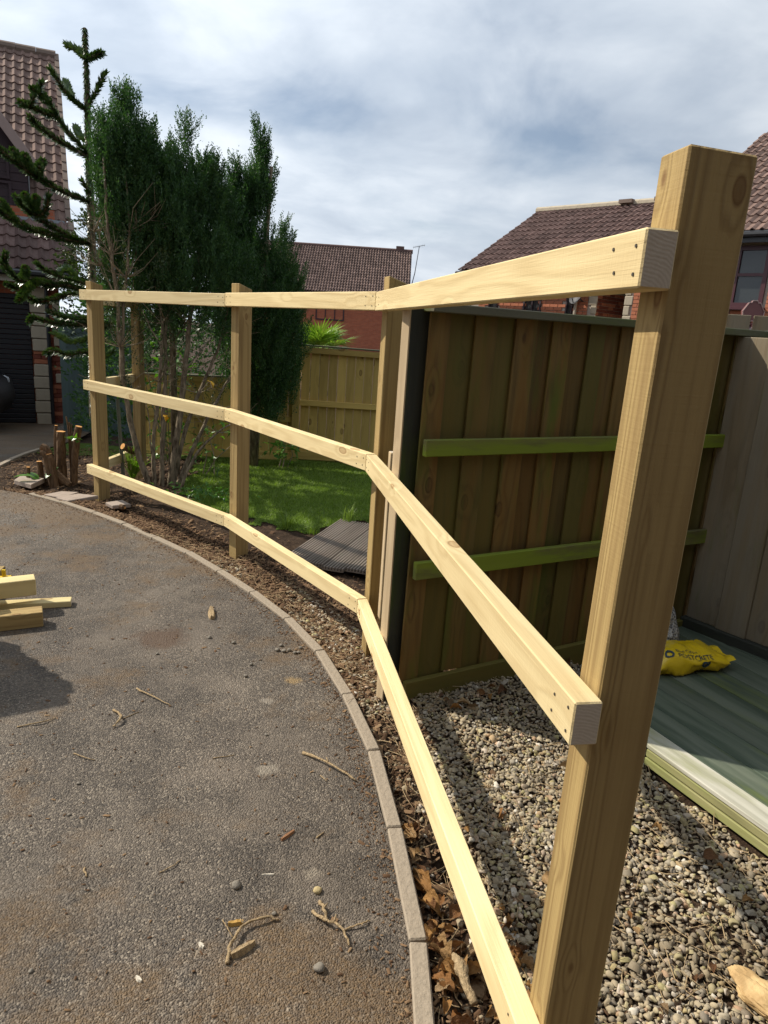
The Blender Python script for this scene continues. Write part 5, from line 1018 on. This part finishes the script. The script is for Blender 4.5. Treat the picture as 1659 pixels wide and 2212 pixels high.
mb.add(wq(r1, -3.6, 0, .008, -1, 3.1), [(0, 1, 2, 3)]); mb.add([r1(0, .008, -1), r1(0, 6, -1), r1(0, 6, 3.1), r1(0, 3, 4.9), r1(0, .008, 3.1)], [(0, 1, 2, 3, 4)]); mb.add([r1(-3.6, .008, -1), r1(-3.6, 6, -1), r1(-3.6, 6, 3.1), r1(-3.6, 3, 4.9), r1(-3.6, .008, 3.1)], [(0, 1, 2, 3, 4)])
mb.add(wq(r2, 0, 6, .008, -1, 3.5), [(0, 1, 2, 3)]); mb.add([r2(0, .008, -1), r2(0, 4, -1), r2(0, 4, 3.5), r2(0, .008, 3.5)], [(0, 1, 2, 3)])
mb.obj('wall', [MORTAR], rh, T(*P1))
brick_field(rh, r1(-3.35, 0, 0), RA, -RH, 3.13, 1.90, 2.66, [BRICK], [(w0+3.35, w1+3.35, z0, z1) for w0, w1, z0, z1 in wins])
brick_field(rh, r1(0, 0, 0), RH, RA, 1.5, 1.75, 2.66, [BRICK, BRICKD])
brick_field(rh, r2(.17, 0, 0), RA, -RH, .85, 1.75, 2.70, [BRICK])
brick_field(rh, r2(2.72, 0, 0), RA, -RH, .6, 1.95, 3.35, [BRICK]); brick_field(rh, r2(1.9, 0, 0), RA, -RH, .8, 1.90, 2.30, [BRICK])
for k in range(5):
    w_ = .20 if k % 2 else .13
    beam('quoin', r1(-w_, .0, 1.84+.20*k), r1(.012, .0, 1.84+.20*k), .05, .19, [QUOIN], rh, b=.012)
    beam('quoin', r2(-.012, .0, 1.80+.20*k), r2(.17 if k % 2 else .12, .0, 1.80+.20*k), .05, .19, [QUOIN], rh, b=.012)
for w0, w1, z0, z1 in wins[:2]: window(rh, P1, RA, -RH, w0, w1, z0, z1, .04, ((w0+w1)/2,) if w1-w0 > .4 else (), (), CLAD)
window(rh, P1, RA, -RH, wins[2][0], wins[2][1], 1.2, 2.62, .04, (), (), CLAD)
mb = MB(); mb.tube([r1(-.50, -.06, 3.0), r1(-.50, -.06, 0)], [.035, .035], 8); mb.obj('downpipe', [plain('buff_downpipe', (.42, .36, .28), .5)], rh)
window(rh, P2, RA, -RH, 1.95, 2.66, 2.33, 3.40, .075, (2.12,), (2.90,), FRAME_)
beam('window_sill', r2(1.9, -.06, 2.30), r2(2.72, -.06, 2.30), .12, .05, [FRAME_], rh)
beam('fascia', r2(.5, -.30, 3.50), r2(6, -.30, 3.50), .025, .16, [GUT], rh); mb = MB(); mb.tube([r2(.5, -.36, 3.56), r2(6, -.36, 3.56)], [.055, .055], 8); mb.obj('gutter', [GUT], rh)
a = r2(.60, -.35, 3.60); b = r2(.60, 4.4, 6.45); Lr = (b-a).length; tiles(rh, a, RA, b-a, 30, 17, .165, Lr/17, TILE, None, .03, .04)
obj('roof_deck', mesh([r2(.6, -.35, 3.57), r2(5.5, -.35, 3.57), r2(5.5, 4.4, 6.42), r2(.6, 4.4, 6.42), r2(.6, 9, 3.57), r2(5.5, 9, 3.57)], [(0, 1, 2, 3), (3, 2, 5, 4)], [TILED]), rh)
mb = MB(); mb.add([r2(.62, 0, 3.3), r2(.62, 8.7, 3.4), r2(.62, 4.4, 6.35)], [(0, 1, 2)]); mb.obj('gable_wall', [BWD], rh)
# satellite dish and lamp on the wall
sd_ = root('satellite_dish', 'grey satellite dish on a bracket on the right house wall', 'satellite dish', r1(-.42, -.1, 2.45))
DISH = plain('dish_grey', (.035, .035, .04), .6); c_ = r1(-.36, -.30, 2.50); ax_ = (-RA*.2-RH*.9+Vector((0, 0, .35))).normalized(); e1 = ax_.cross(Vector((0, 0, 1))).normalized(); e2 = ax_.cross(e1)
V = [tuple(c_)]; F = []
for r_ in (.5, 1.): 
    for k in range(18): an = 2*math.pi*k/18; V.append(tuple(c_+e1*math.cos(an)*.17*r_+e2*math.sin(an)*.19*r_+ax_*.05*r_*r_))
F = [(0, 1+k, 1+(k+1) % 18) for k in range(18)]+[(1+k, 19+k, 19+(k+1) % 18, 1+(k+1) % 18) for k in range(18)]
obj('dish', mesh(V, F, [DISH], smooth=True), sd_)
mb = MB(); mb.tube([c_-ax_*.02, r1(-.36, .0, 2.42)], [.02, .02], 6); mb.tube([c_-e2*-.19, c_+ax_*.22], [.012, .012], 5); mb.tube([c_+ax_*.19, c_+ax_*.26], [.03, .03], 8); mb.obj('arm', [DISH], sd_)
wl = root('wall_lamp', 'small black wall lamp beside the window on the right house', 'lamp', r1(-.58, -.1, 2.42))
mb = MB(); mb.tube([r1(-.58, .0, 2.46), r1(-.58, -.14, 2.46)], [.012, .012], 5); mb.tube([r1(-.58, -.14, 2.46), r1(-.58, -.14, 2.40), r1(-.58, -.14, 2.33)], [.02, .05, .03], 8); mb.obj('lantern', [BLK], wl)
# conservatory with a ball finial and a crest at the ridge ends
cv = root('conservatory', 'burgundy framed conservatory roof with ball finial and crest above the brown panel', 'conservatory', (5.0, 13.2, 0))
cA = Vector((4.70, 13.8, 0)); cB = Vector((6.08, 12.5, 0)); cd_ = (cB-cA).normalized(); ch = Vector((-cd_.y, cd_.x, 0)); ch = -ch if ch.y > 0 else ch
CVF = plain('conservatory_frame', (.17, .065, .062), .4, .5, .1)
mb = MB(); mb.box(cA+Vector((0, 0, 2.0)), cB+Vector((0, 0, 2.02)), .09, .06)
for k in range(7):
    t = k/6; p = cA.lerp(cB, t)+Vector((0, 0, 2.0)); mb.box(p, p+ch*1.5-Vector((0, 0, .75)), .04, .035); 
for sg, c0 in ((-1, cA), (1, cB)):
    for w_ in (.2, .8): mb.box(c0+Vector((0, 0, 2.0)), c0+cd_*sg*1.1+ch*w_*1.3-Vector((0, 0, -1.3)), .05, .04)
mb.obj('roof_bars', [CVF], cv, T(*cA))
gA = cA+Vector((0, 0, 1.99)); gB = cB+Vector((0, 0, 1.99)); dz = Vector((0, 0, -.75))
obj('roof_glazing', mesh([gA, gB, gB+ch*1.5+dz, gA+ch*1.5+dz, gA-cd_*1.1+ch*1.2+dz, gB+cd_*1.1+ch*1.2+dz], [(0, 1, 2, 3), (0, 3, 4), (1, 5, 2)], [GLASS]), cv)
mb = MB()
for k in range(7): p = cA.lerp(cB, k/6)+ch*1.5; mb.box(p+Vector((0, 0, -.2)), p+Vector((0, 0, 1.25)), .06, .06)
mb.obj('wall_frame', [CVF], cv, T(*cA))
p = cA+Vector((0, 0, 2.02)); mb = MB(); mb.tube([p, p+Vector((0, 0, .05)), p+Vector((0, 0, .08)), p+Vector((0, 0, .12)), p+Vector((0, 0, .155))], [.075, .06, .03, .03, .022], 10)
c_ = p+Vector((0, 0, .215)); ring_ = [(.0, -.066), (.035, -.056), (.058, -.03), (.066, 0), (.058, .03), (.035, .056), (.006, .066)]; mb.tube([c_+Vector((0, 0, z)) for r_, z in ring_], [max(r_, .006) for r_, z in ring_], 12); mb.obj('finial', [FRAME_], cv, T(*p), smooth=True)
p = cB+Vector((0, 0, 2.04)); e_ = cd_; V = [(-.17, 0), (.17, 0), (.19, .16), (.10, .30), (.06, .30), (.04, .335), (-.04, .335), (-.06, .30), (-.10, .30), (-.19, .16)]
bm = bmesh.new(); vf = [bm.verts.new(p+Vector((1, .05, 0)).normalized()*x+Vector((0, 0, z))+Vector((0, -.02, 0))) for x, z in V]; f_ = bm.faces.new(vf); ex = bmesh.ops.extrude_face_region(bm, geom=[f_]); 
for v_ in ex['geom']:
    if isinstance(v_, bmesh.types.BMVert): v_.co += Vector((0, .05, 0))
bmesh.ops.recalc_face_normals(bm, faces=bm.faces[:]); cr_ = obj('crest', bm2me(bm, [CVF]), cv)
mb = MB(); rim = [p+Vector((1, .05, 0)).normalized()*x*1.0+Vector((0, -.028, z)) for x, z in V]; mb.tube(rim+[rim[0]], [.010]*(len(rim)+1), 5); mb.obj('crest_rim', [plain('pale_rim', (.38, .26, .24), .4)], cv)
# unseen house added behind the camera to block sky light from shaded faces
ow = root('sky_block_house', 'unseen brick house added behind the camera to block sky light', 'house', (0, -2.8, 0))
mb = MB(); mb.abox((-5.0, -9, -.2), (8.0, -2.8, 5.9)); mb.obj('wall', [BWO], ow, T(-5, -2.8, 0))
mb = MB(); mb.add([(-5.4, -2.4, 5.8), (8.4, -2.4, 5.8), (8.4, -5.9, 8.6), (-5.4, -5.9, 8.6), (-5.4, -9.4, 5.8), (8.4, -9.4, 5.8)], [(0, 1, 2, 3), (3, 2, 5, 4)]); mb.obj('roof', [TILED], ow)
for x in (-4.2, 1.0, 4.2): window(ow, (0, -2.8, 0), (1, 0, 0), (0, 1, 0), x, x+1.2, 1.0, 2.2, .06, (x+.6,)); window(ow, (0, -2.8, 0), (1, 0, 0), (0, 1, 0), x, x+1.2, 3.4, 4.5, .06, (x+.6,))
# ------------------------------------------------------------------ timber on the drive
def timber(name, label, end, d, L, w_, h, z, mats, group='offcuts and timbers lying on the tarmac'):
    d = Vector((*d, 0)).normalized(); e = Vector((*end, z+h/2)); s_ = Vector((-d.y, d.x, 0))
    c = e+s_*w_/2-d*L; return beam(name, c, e, w_, h, mats, None, label=label, cat='timber', group=group)
PINEY = wood('pine_yellow', (.64, .53, .27), (.42, .31, .14), (.25, .14, .05), 5., .45)
timber('sawn_timber', 'thin pale batten lying flat, its lit end furthest right on the tarmac', (-1.583, 3.335), (.937, .35), 1.3, .066, .032, .0, [PINEY, PINE_END])
timber('sawn_timber', 'lowest front timber of the pile, rough cut end nearest the camera', (-1.611, 3.093), (.87, .49), 1.2, .085, .075, .0, [PINE_P, PINE_END])
timber('sawn_timber', 'upper thick timber of the pile with a broad shaded side', (-1.741, 3.287), (.83, .55), 1.3, .085, .085, .076, [PINEY, PINE_END])
timber('sawn_timber', 'square post end pointing at the camera from the timber pile', (-1.832, 3.015), (.68, -.73), .8, .10, .070, .077, [PINE, PINE_END])
timber('sawn_timber', 'hidden bearer timber under the upper pieces of the pile', (-2.02, 3.13), (.3, -.95), .5, .09, .075, .0, [PINE_P, PINE_END])
yt = root('plastic_tool', 'small yellow plastic tool poking out behind the timber pile', 'tool', (-2.0, 3.56, 0))
YP = plain('yellow_plastic', (.72, .48, .02), .4)
mb = MB(); mb.tube([(-2.02, 3.46, .04), (-1.97, 3.48, .04)], [.04, .04], 14); mb.obj('case', [YP], yt); mb = MB(); mb.abox((-2.01, 3.46, .0), (-1.992, 3.472, .115)); mb.obj('tab', [YP], yt)
# unseen stack of boards on a bench, added to cast the stepped drive shadow
bs = root('shadow_board_stack', 'unseen added stack of boards, stepped to cast the shadow on the drive', 'added board stack', (-3.0, 2.8, 0))
d_ = Vector((.857, .515, 0)); P0_ = Vector((-2.394, 3.096, 0))
st_ = [0, .055, .085, .135, .165, .20, .29]
for k in range(7): e = P0_-d_*(st_[k]+random.uniform(0, .012))+Vector((0, 0, .75+.1*k)); beam('board', e-d_*1.5, e, .10, .098, [PINE_P, PINE_END], bs)
for t in (.9, 1.4):
    for sg in (-1, 1): q = P0_-d_*t; s3 = Vector((-d_.y, d_.x, 0))*sg; beam('leg', q+s3*.22, q+s3*.04+Vector((0, 0, .70)), .05, .05, [PINE_P, PINE_END], bs)

# ------------------------------------------------------------------ sticks, stones, leaves
SL = ['thin bowed pale stick lying right of the black shadow on the tarmac', 'short thick crooked stick at the tip of the black shadow', 'thin straight twig beside the crooked stick at the shadow tip', 'thin twig lying along the lower edge of the black shadow', 'slender bent twig below the black shadow on open tarmac', 'dark thin twig lying across the pale plaster patch', 'long straight tan stick lying near the kerb', 'small dark bent twig in the middle of the near tarmac', 'long curved branch, longest of the near sticks', 'thin twig meeting the curved branch at its bend', 'gnarled forked twig nearest the kerb in the foreground', 'dark side twig reaching right from the gnarled forked twig', 'short stub on top of the gnarled forked twig', 'tiny pale twig beside the long straight tan stick', 'short dark stub of wood at the left of the near tarmac', 'upright-looking split wood offcut beyond the plaster patch', 'reddish brown bark sliver on the near right tarmac', 'small pale splinter right of the reddish bark sliver', 'thick split bark piece inside the bend of the curved branch', 'orange-yellow bark piece above the curved branch', 'white splinter lying flat on the near tarmac', 'small white chip near the bottom of the tarmac', 'small tan chip left of the curved branch']
BARKY = plain('orange_bark', (.42, .25, .07), .8, .2, .35, 30., .5); WCHIP = plain('white_chip', (.62, .56, .45), .8); RBARK = plain('red_bark', (.24, .12, .06), .9, .2, .35, 30., .5)
for i, (p, r) in enumerate(PTS['sticks']):
    r = max(r, .0016); z = r*.8; P_ = [Vector((x, y, z+(r*2.0 if 0 < k < len(p)-1 else 0))) for k, (x, y) in enumerate(p)]; c = sum(P_, Vector())/len(P_)
    m_ = STICK
    mb = MB()
    if i in (15, 16, 18, 19, 20, 21, 22):
        m_ = {15: STICK, 16: RBARK, 18: STICK, 19: BARKY, 20: WCHIP, 21: WCHIP, 22: WCHIP}[i]; a, b = P_[0], P_[-1]; dd = (b-a); n_ = 6
        s3 = Vector((-dd.y, dd.x, 0)).normalized()
        for k in range(n_): 
            t = k/(n_-1); q = a+dd*t; ww = r*(.55+.9*math.sin(math.pi*min(max(t, .08), .92)))*random.uniform(.8, 1.2)
            mb.v += [tuple(q-s3*ww+Vector((0, 0, -z))), tuple(q-s3*ww*.5+Vector((0, 0, r*.9*random.uniform(.6, 1.3)))), tuple(q+s3*ww*.6+Vector((0, 0, r*.7*random.uniform(.6, 1.3)))), tuple(q+s3*ww+Vector((0, 0, -z)))]
        for k in range(n_-1):
            for j in range(3): a_ = 4*k+j; mb.f.append((a_, a_+1, a_+5, a_+4)); mb.m.append(0)
        mb.f += [(0, 3, 2, 1), (4*n_-4, 4*n_-3, 4*n_-2, 4*n_-1)]; mb.m += [0, 0]
        o = mb.obj('wood_chip', [m_], None, T(*c), label=SL[i], cat='wood chip')
    else:
        q, rr = spline(P_, lerp_r(len(P_), r, r*.55), 5); q = [v+Vector((random.gauss(0, r*.35), random.gauss(0, r*.35), 0)) for v in q]; mb.tube(q, [v*random.uniform(.8, 1.2) for v in rr], 7)
        if len(P_) > 2 and r > .003: k = len(q)//2; e = Vector((random.gauss(0, 1), random.gauss(0, 1), .3)).normalized(); mb.tube([q[k], q[k]+e*r*4], [r*.7, r*.3], 5)
        o = mb.obj('stick', [m_], None, T(*c), label=SL[i], cat='stick', smooth=True)
def stone(r, seed):
    bm = bmesh.new(); bmesh.ops.create_icosphere(bm, subdivisions=2, radius=r)
    for v in bm.verts: v.co *= 1+.35*mnoise.noise(v.co/r*.9+Vector((seed*3.1, 0, 0))); v.co.z *= .72
    return bm
SLB = ['round grey stone on the open tarmac above the curved branch', 'flat tan stone above the gnarled forked twig', 'dark stone near the bottom right of the tarmac']
for i, (x, y, r) in enumerate(PTS['stones']):
    m_ = [STONE, plain('tan_stone', (.42, .33, .17), .9, .2, .25, 40., .5) if i == 1 else STONE, STONE][min(i, 2)]
    bm = stone(r, i); lab = SLB[i] if i < 3 else ('small pebble lying loose on the tarmac near the kerb' if x > -.62 else 'small pebble lying loose on the open tarmac')
    obj('stone', bm2me(bm, [m_], True), None, T(x, y, r*.5) @ Matrix.Rotation(i*1.3, 4, 'Z'), lab, 'stone', None if i < 3 else ('loose pebbles on the tarmac by the kerb' if x > -.62 else 'loose pebbles on open tarmac'))
def dry_leaf(L_, seed):
    rs = random.Random(seed); n_ = 7; V = []; F = []
    cur = rs.uniform(.5, 1.8); fold = rs.uniform(.2, 1.1); tw = rs.uniform(-.8, .8)
    for i in range(n_+1):
        t = i/n_; ww = L_*.36*(math.sin(math.pi*min(.97, t*.9+.07))**.75)*(1+.30*rs.uniform(-1, 1)); zc = L_*.30*cur*math.sin(math.pi*t)
        for j in range(5):
            s3 = (j-2)/2; V.append((L_*(t-.5)*(1-.12*cur), s3*ww*(1-.35*fold*abs(s3)), zc*.5+abs(s3)**1.5*ww*fold*1.0+s3*ww*tw*(t-.5)+L_*.06*rs.uniform(-1, 1)))
    for i in range(n_):
        for j in range(4): a = i*5+j; F.append((a, a+5, a+6, a+1))
    V += [(-L_*.5, 0, 0), (-L_*.72, L_*.04, .004), (-L_*.5, L_*.02, .006)]; F.append((len(V)-3, len(V)-2, len(V)-1))
    zm = min(v[2] for v in V); return [(x, y, z-zm) for x, y, z in V], F
LFM = [mesh(*dry_leaf(1., s), [DRY], smooth=True) for s in range(9)]
special = {0: 'large orange curled leaf against the near post, biggest of the fallen leaves', 1: 'small golden leaf on the open gravel', 3: 'long pale tan leaf of bark lying at the old post foot', 4: 'brown leaf lying below the middle of the brown panel', 8: 'orange-brown leaf on the gravel furthest right', 16: 'big folded tan leaf between kerb and lowest rail'}
lz = lambda x, y: float(bedz(np.array([x]), np.array([y]))[0])
for i, (x, y, r) in enumerate(PTS['leaves']):
    L_ = max(.022, r*1.0); M = T(x, y, lz(x, y)+.014) @ Matrix.Rotation(random.uniform(0, 6.28), 4, 'Z') @ Matrix.Rotation(random.gauss(0, .3), 4, 'X') @ Matrix.Scale(L_, 4)
    lab = special.get(i); g = None
    if not lab:
        if x < .42 and y < 1.75: lab, g = 'dry brown leaf in the heap along the lowest rail near the camera', 'dry leaves heaped along the lowest rail'
        else: lab, g = 'dry brown leaf lying scattered on the gravel', 'dry leaves scattered over the gravel'
    obj('dry_leaf', LFM[i % 9], None, M, lab, 'leaf', g)
for i in range(150):
    if i < 78 or i >= 110: y = random.uniform(.92, 1.85) if i < 78 else random.uniform(1.0, 1.5); x = float(fence_x(y))+(random.gauss(.0, .085) if i < 78 else random.uniform(.04, .22)); lab, g = 'dry brown leaf in the heap along the lowest rail near the camera', 'dry leaves heaped along the lowest rail'
    elif i < 98: t = random.uniform(.05, 1.6); q = pw(t, abs(random.gauss(.08, .07))+.04, 0); x, y = q.x, q.y; lab, g = 'dry brown leaf lying against the foot of the brown panel', 'dry leaves along the foot of the brown panel'
    else: x = random.uniform(.4, 1.2); y = random.uniform(1.1, 2.2); lab, g = 'dry brown leaf lying scattered on the gravel', 'dry leaves scattered over the gravel'
    if x < edge_x(y)+.06: x = float(edge_x(y))+.07
    M = T(x, y, lz(x, y)+.014+random.uniform(0, .012)) @ Matrix.Rotation(random.uniform(0, 6.28), 4, 'Z') @ Matrix.Rotation(random.gauss(0, .5), 4, 'X') @ Matrix.Scale(random.uniform(.03, .062) if i < 60 or i > 77 else random.uniform(.06, .09), 4)
    obj('dry_leaf', LFM[i % 9], None, M, lab, 'leaf', g)
obj('yellow_leaf', LFM[2].copy(), None, T(-1.95, 5.98, .62) @ Matrix.Rotation(1.2, 4, 'Y') @ Matrix.Rotation(.8, 4, 'X') @ Matrix.Scale(.075, 4), 'bright yellow leaf caught among the lower conifer stems', 'leaf').data.materials[0] = YEL
obj('yellow_leaf', LFM[4].copy(), None, T(-1.56, 6.0, .93) @ Matrix.Rotation(.9, 4, 'Y') @ Matrix.Scale(.09, 4), 'golden leaf cluster hanging above the middle rail by the second post', 'leaf').data.materials[0] = YEL
# split chunk of wood at the bottom right
ck = root('wood_chunk', 'pale split chunk of rotten wood lying on gravel at the bottom right', 'wood chunk', PTS['bare'])
bm = bmesh.new(); bmesh.ops.create_icosphere(bm, subdivisions=4, radius=.056)
for v in bm.verts:
    n_ = v.co.normalized(); v.co = Vector((v.co.x*.75, v.co.y*1.35, v.co.z*.45))*(1+.28*mnoise.noise(n_*1.6)+.10*mnoise.noise(Vector((n_.x*9, n_.y*2.5, n_.z*9))))
CHK = wood('rotten_wood', (.60, .42, .20), (.34, .19, .07), (.25, .12, .04), 6., .8, knots=False)
obj('chunk', bm2me(bm, [CHK], False), ck, T(PTS['bare'][0]+.02, PTS['bare'][1]-.01, .03) @ Matrix.Rotation(.5, 4, 'Z'))
# second rotten piece lying between kerb and rail
wp = root('wood_chunk', 'small weathered split of wood between kerb and lowest rail near camera', 'wood chunk', (.265, 1.30, 0))
mb = MB(); q, rr = spline([(.245, 1.38, .008), (.258, 1.34, .014), (.266, 1.30, .012), (.282, 1.255, .008)], [.007, .015, .010, .008], 4); mb.tube(q, rr, 12, rough=.6); mb.obj("split", [STICK], wp, smooth=True)
# ------------------------------------------------------------------ slabs and stump by the first post
SLAB_L = ['loose square paving slab lying nearest the cut stump', 'sunken broken slab between kerb and stump', 'long slab edging the hole at the foot of the first post', 'small slab right of the first post in the soil']
for i, P in enumerate(PTS['slabs']):
    th = .04 if i == 0 else .03; z0 = .012 if i == 0 else -.012; bm = bmesh.new(); vs = [bm.verts.new((x, y, z0+random.uniform(0, .008))) for x, y in P]; f = bm.faces.new(vs); f.normal_update()
    if f.normal.z < 0: f.normal_flip()
    ex = bmesh.ops.extrude_face_region(bm, geom=[f]); [setattr(v, 'co', v.co-Vector((0, 0, -th))) for v in ex['geom'] if isinstance(v, bmesh.types.BMVert)]
    bmesh.ops.recalc_face_normals(bm, faces=bm.faces[:]); bmesh.ops.bevel(bm, geom=bm.edges[:], offset=.004, segments=1, affect='EDGES')
    c = Vector((*P[0], 0)); me = bm2me(bm, [SLAB]); me.transform(Matrix.Translation(-c)); obj('paving_slab', me, None, T(*c), SLAB_L[i], 'slab')
sp_ = root('tree_stump', 'cut back multi-stemmed stump with fresh orange saw cuts beside the first post', 'stump', (-2.85, 5.9, 0))
for i, (p, r) in enumerate(PTS['logs']):
    P_ = [Vector(v) for v in p]; P_[0].z = min(P_[0].z, -.02); q, rr = spline(P_, lerp_r(len(P_), r*1.08, r*.95), 4); mb = MB(); n0 = 11
    mb.tube(q, rr, n0, rough=.22, capmi=1 if i < 8 else 0); mb.obj('trunk' if i < 8 else 'twig', [BARKLOG, CUT], sp_, T(*P_[0]))
mb = MB(); mb.tube([(-2.98, 5.85, .0), (-2.86, 5.88, .05), (-2.74, 5.86, .0)], [.03, .07, .03], 9, rough=.4); mb.obj('root_base', [BARKLOG], sp_, T(-2.86, 5.88, 0))
lf = root('leaf_cluster', 'pair of big green leaves fallen beside the stump on the paving slab', 'leaf', (-2.92, 5.75, .03))
for k, (a, t, x, y) in enumerate([(2.6, .6, -2.96, 5.74), (1.2, .8, -2.90, 5.76), (3.6, .3, -2.97, 5.70)]):
    obj('leaf', leaf_mesh(.15, .038, 6, .2, .5, LAUREL), lf, T(x, y, .05+.02*k) @ Matrix.Rotation(a, 4, 'Z') @ Matrix.Rotation(-t, 4, 'Y'))
cl_ = beam('cut_log', (*PTS['cutlog'][0][:2], .022), (*PTS['cutlog'][1][:2], .022), .04, .04, [BARKLOG, CUT], b=.012, label='short cut log lying in the soil below the lowest rail', cat='log')
lc = MB(); lc.tube([(-2.235, 6.02, .30), (-2.30, 5.93, .36)], [.03, .028], 9, capmi=1); lc.obj('cut_branch_stub', [BARKLOG, CUT], ta, T(-2.24, 6.0, .3))
stk = root('metal_stake', 'grey green angle iron stake leaning behind the first post', 'stake', PTS['stake'][1])
a, b = [Vector(v) for v in PTS['stake']]; STEEL = plain('green_grey_steel', (.13, .15, .12), .5, .5, .25)
beam('flange', b-Vector((0, 0, .1)), a, .030, .004, [STEEL], stk, up=(.4, -1, 0), b=.0008); beam('flange', b-Vector((0.012, 0, .1)), a-Vector((.012, 0, 0)), .004, .03, [STEEL], stk, up=(.4, -1, 0), b=.0008)
# ------------------------------------------------------------------ yellow bag and rubble on the green deck
YB = plain('yellow_bag_film', (.72, .50, .012), .28, .6, .10, 14., .3)
INK = plain('bag_ink', (.02, .045, .06), .5)
bagr = root('cement_bag', 'crumpled yellow cement bag with blue ring logos lying on the green deck', 'bag', (1.45, 2.95, .08))
BX = Vector((.962, .272, 0)).normalized(); BY = Vector((-BX.y, BX.x, 0)); bc = Vector((1.40, 2.93, .082))
def bagsurf(a, b): # a along -1..1, b round the section 0..1
    th = 2*math.pi*b; e = (1-abs(a)**6)**.5 if abs(a) < 1 else 0; cx_ = math.cos(th); sx_ = math.sin(th)
    yy = .098*math.copysign(abs(cx_)**.75, cx_); zz = .048*math.copysign(abs(sx_)**.8, sx_)*(.25+.75*e)*(1.15-.25*a)
    nz = mnoise.noise(Vector((a*2.2, math.cos(th)*1.2, math.sin(th)*1.2)))*.014+abs(mnoise.noise(Vector((a*5, math.cos(th)*2.4, math.sin(th)*2.4+5))))*-.008+abs(mnoise.noise(Vector((a*11, math.cos(th)*4, math.sin(th)*4+9))))*-.003
    return bc+BX*(a*.185)+BY*(yy+nz)+Vector((0, 0, .048+zz+nz))
mb = MB(); na, nb = 44, 44
for i in range(na+1):
    for j in range(nb): mb.v.append(tuple(bagsurf(-1+2*i/na, j/nb)))
for i in range(na):
    for j in range(nb): mb.f.append((i*nb+j, (i+1)*nb+j, (i+1)*nb+(j+1) % nb, i*nb+(j+1) % nb)); mb.m.append(0)
mb.f += [tuple(range(nb))[::-1], tuple(na*nb+k for k in range(nb))]; mb.m += [0, 0]
mb.obj('sack', [YB], bagr, T(*bc), smooth=True)
mb = MB()
for k in range(9):
    t = k/8; y = -.085+.17*t
    for x in (.180, .205, .230): mb.v.append(tuple(bc+BX*x+BY*(y*.97)+Vector((0, 0, .045+.008*math.sin(k*1.3)+(x-.18)*.2))))
for k in range(8):
    for j in range(2): a = k*3+j; mb.f.append((a, a+1, a+4, a+3)); mb.m.append(0)
mb.obj('end_seal', [YB], bagr, T(*bc))
def on_bag(a, b, off=.003): 
    p = bagsurf(a, b); n_ = (bagsurf(a+.01, b)-p).cross(bagsurf(a, b+.01)-p).normalized(); c0 = bc+BX*a*.185+Vector((0, 0, .048)); n_ = n_ if n_.dot(p-c0) > 0 else -n_; return p+n_*off
def ring(a0, b0, ra, rb, wv):
    mb = MB(); n_ = 22
    for k in range(n_):
        an = 2*math.pi*k/n_
        for f in (1-wv, 1.): mb.v.append(tuple(on_bag(a0+ra*f*math.cos(an), b0+rb*f*math.sin(an))))
    for k in range(n_): a = 2*k; b = 2*((k+1) % n_); mb.f.append((a, a+1, b+1, b)); mb.m.append(0)
    mb.obj('ring_logo', [INK], bagr, T(*bc))
ring(-.66, .36, .13, .045, .42); ring(.28, .47, .14, .045, .42)
def text_mesh(body, size):
    cu = bpy.data.curves.new('lettering', 'FONT'); cu.body = body; cu.size = size; cu.resolution_u = 2; to = bpy.data.objects.new('lettering', cu); COL.objects.link(to)
    me = bpy.data.meshes.new_from_object(to.evaluated_get(bpy.context.evaluated_depsgraph_get())); bpy.data.objects.remove(to); return me
def lay_text(body, size, a0, b0, rot=0., sa=1/.2, sb=1.75):
    me = text_mesh(body, size); bm = bmesh.new(); bm.from_mesh(me); bmesh.ops.subdivide_edges(bm, edges=[e for e in bm.edges if e.calc_length() > .012], cuts=2)
    for v in bm.verts:
        x, y = v.co.x, v.co.y; x, y = x*math.cos(rot)-y*math.sin(rot), x*math.sin(rot)+y*math.cos(rot); v.co = on_bag(a0+x*sa, b0-y*sb)
    o = obj('lettering', bm2me(bm, [INK]), bagr)
lay_text('Blue Circle', .026, -.44, .345); lay_text('POSTCRETE', .036, -.44, .405); lay_text('POSTCRETE', .026, .22, .515, -math.pi/2)
rb = root('rubble_lump', 'grey speckled lump of rubble behind the yellow bag', 'rubble', (1.36, 3.14, .07))
bm = bmesh.new(); bmesh.ops.create_icosphere(bm, subdivisions=3, radius=.11)
for v in bm.verts: v.co *= 1+.35*mnoise.noise(v.co*11); v.co.z *= 1.35
def speck():
    m, n, p = mat('speckled_rubble'); t = n.n('ShaderNodeTexCoord').outputs['Object']; f = n.voro(t, 90.); fin(n, p, n.ramp(n.math('ADD', n.math('MULTIPLY', f, .6), n.math('MULTIPLY', n.noise(t, 60., 3), .5)), [(.35, (.05, .05, .05)), (.55, (.22, .21, .20)), (.7, (.42, .41, .39))]), .9, n.bump(f, .6, .01)); return m
obj('lump', bm2me(bm, [speck()], False), rb, T(1.36, 3.14, .17))
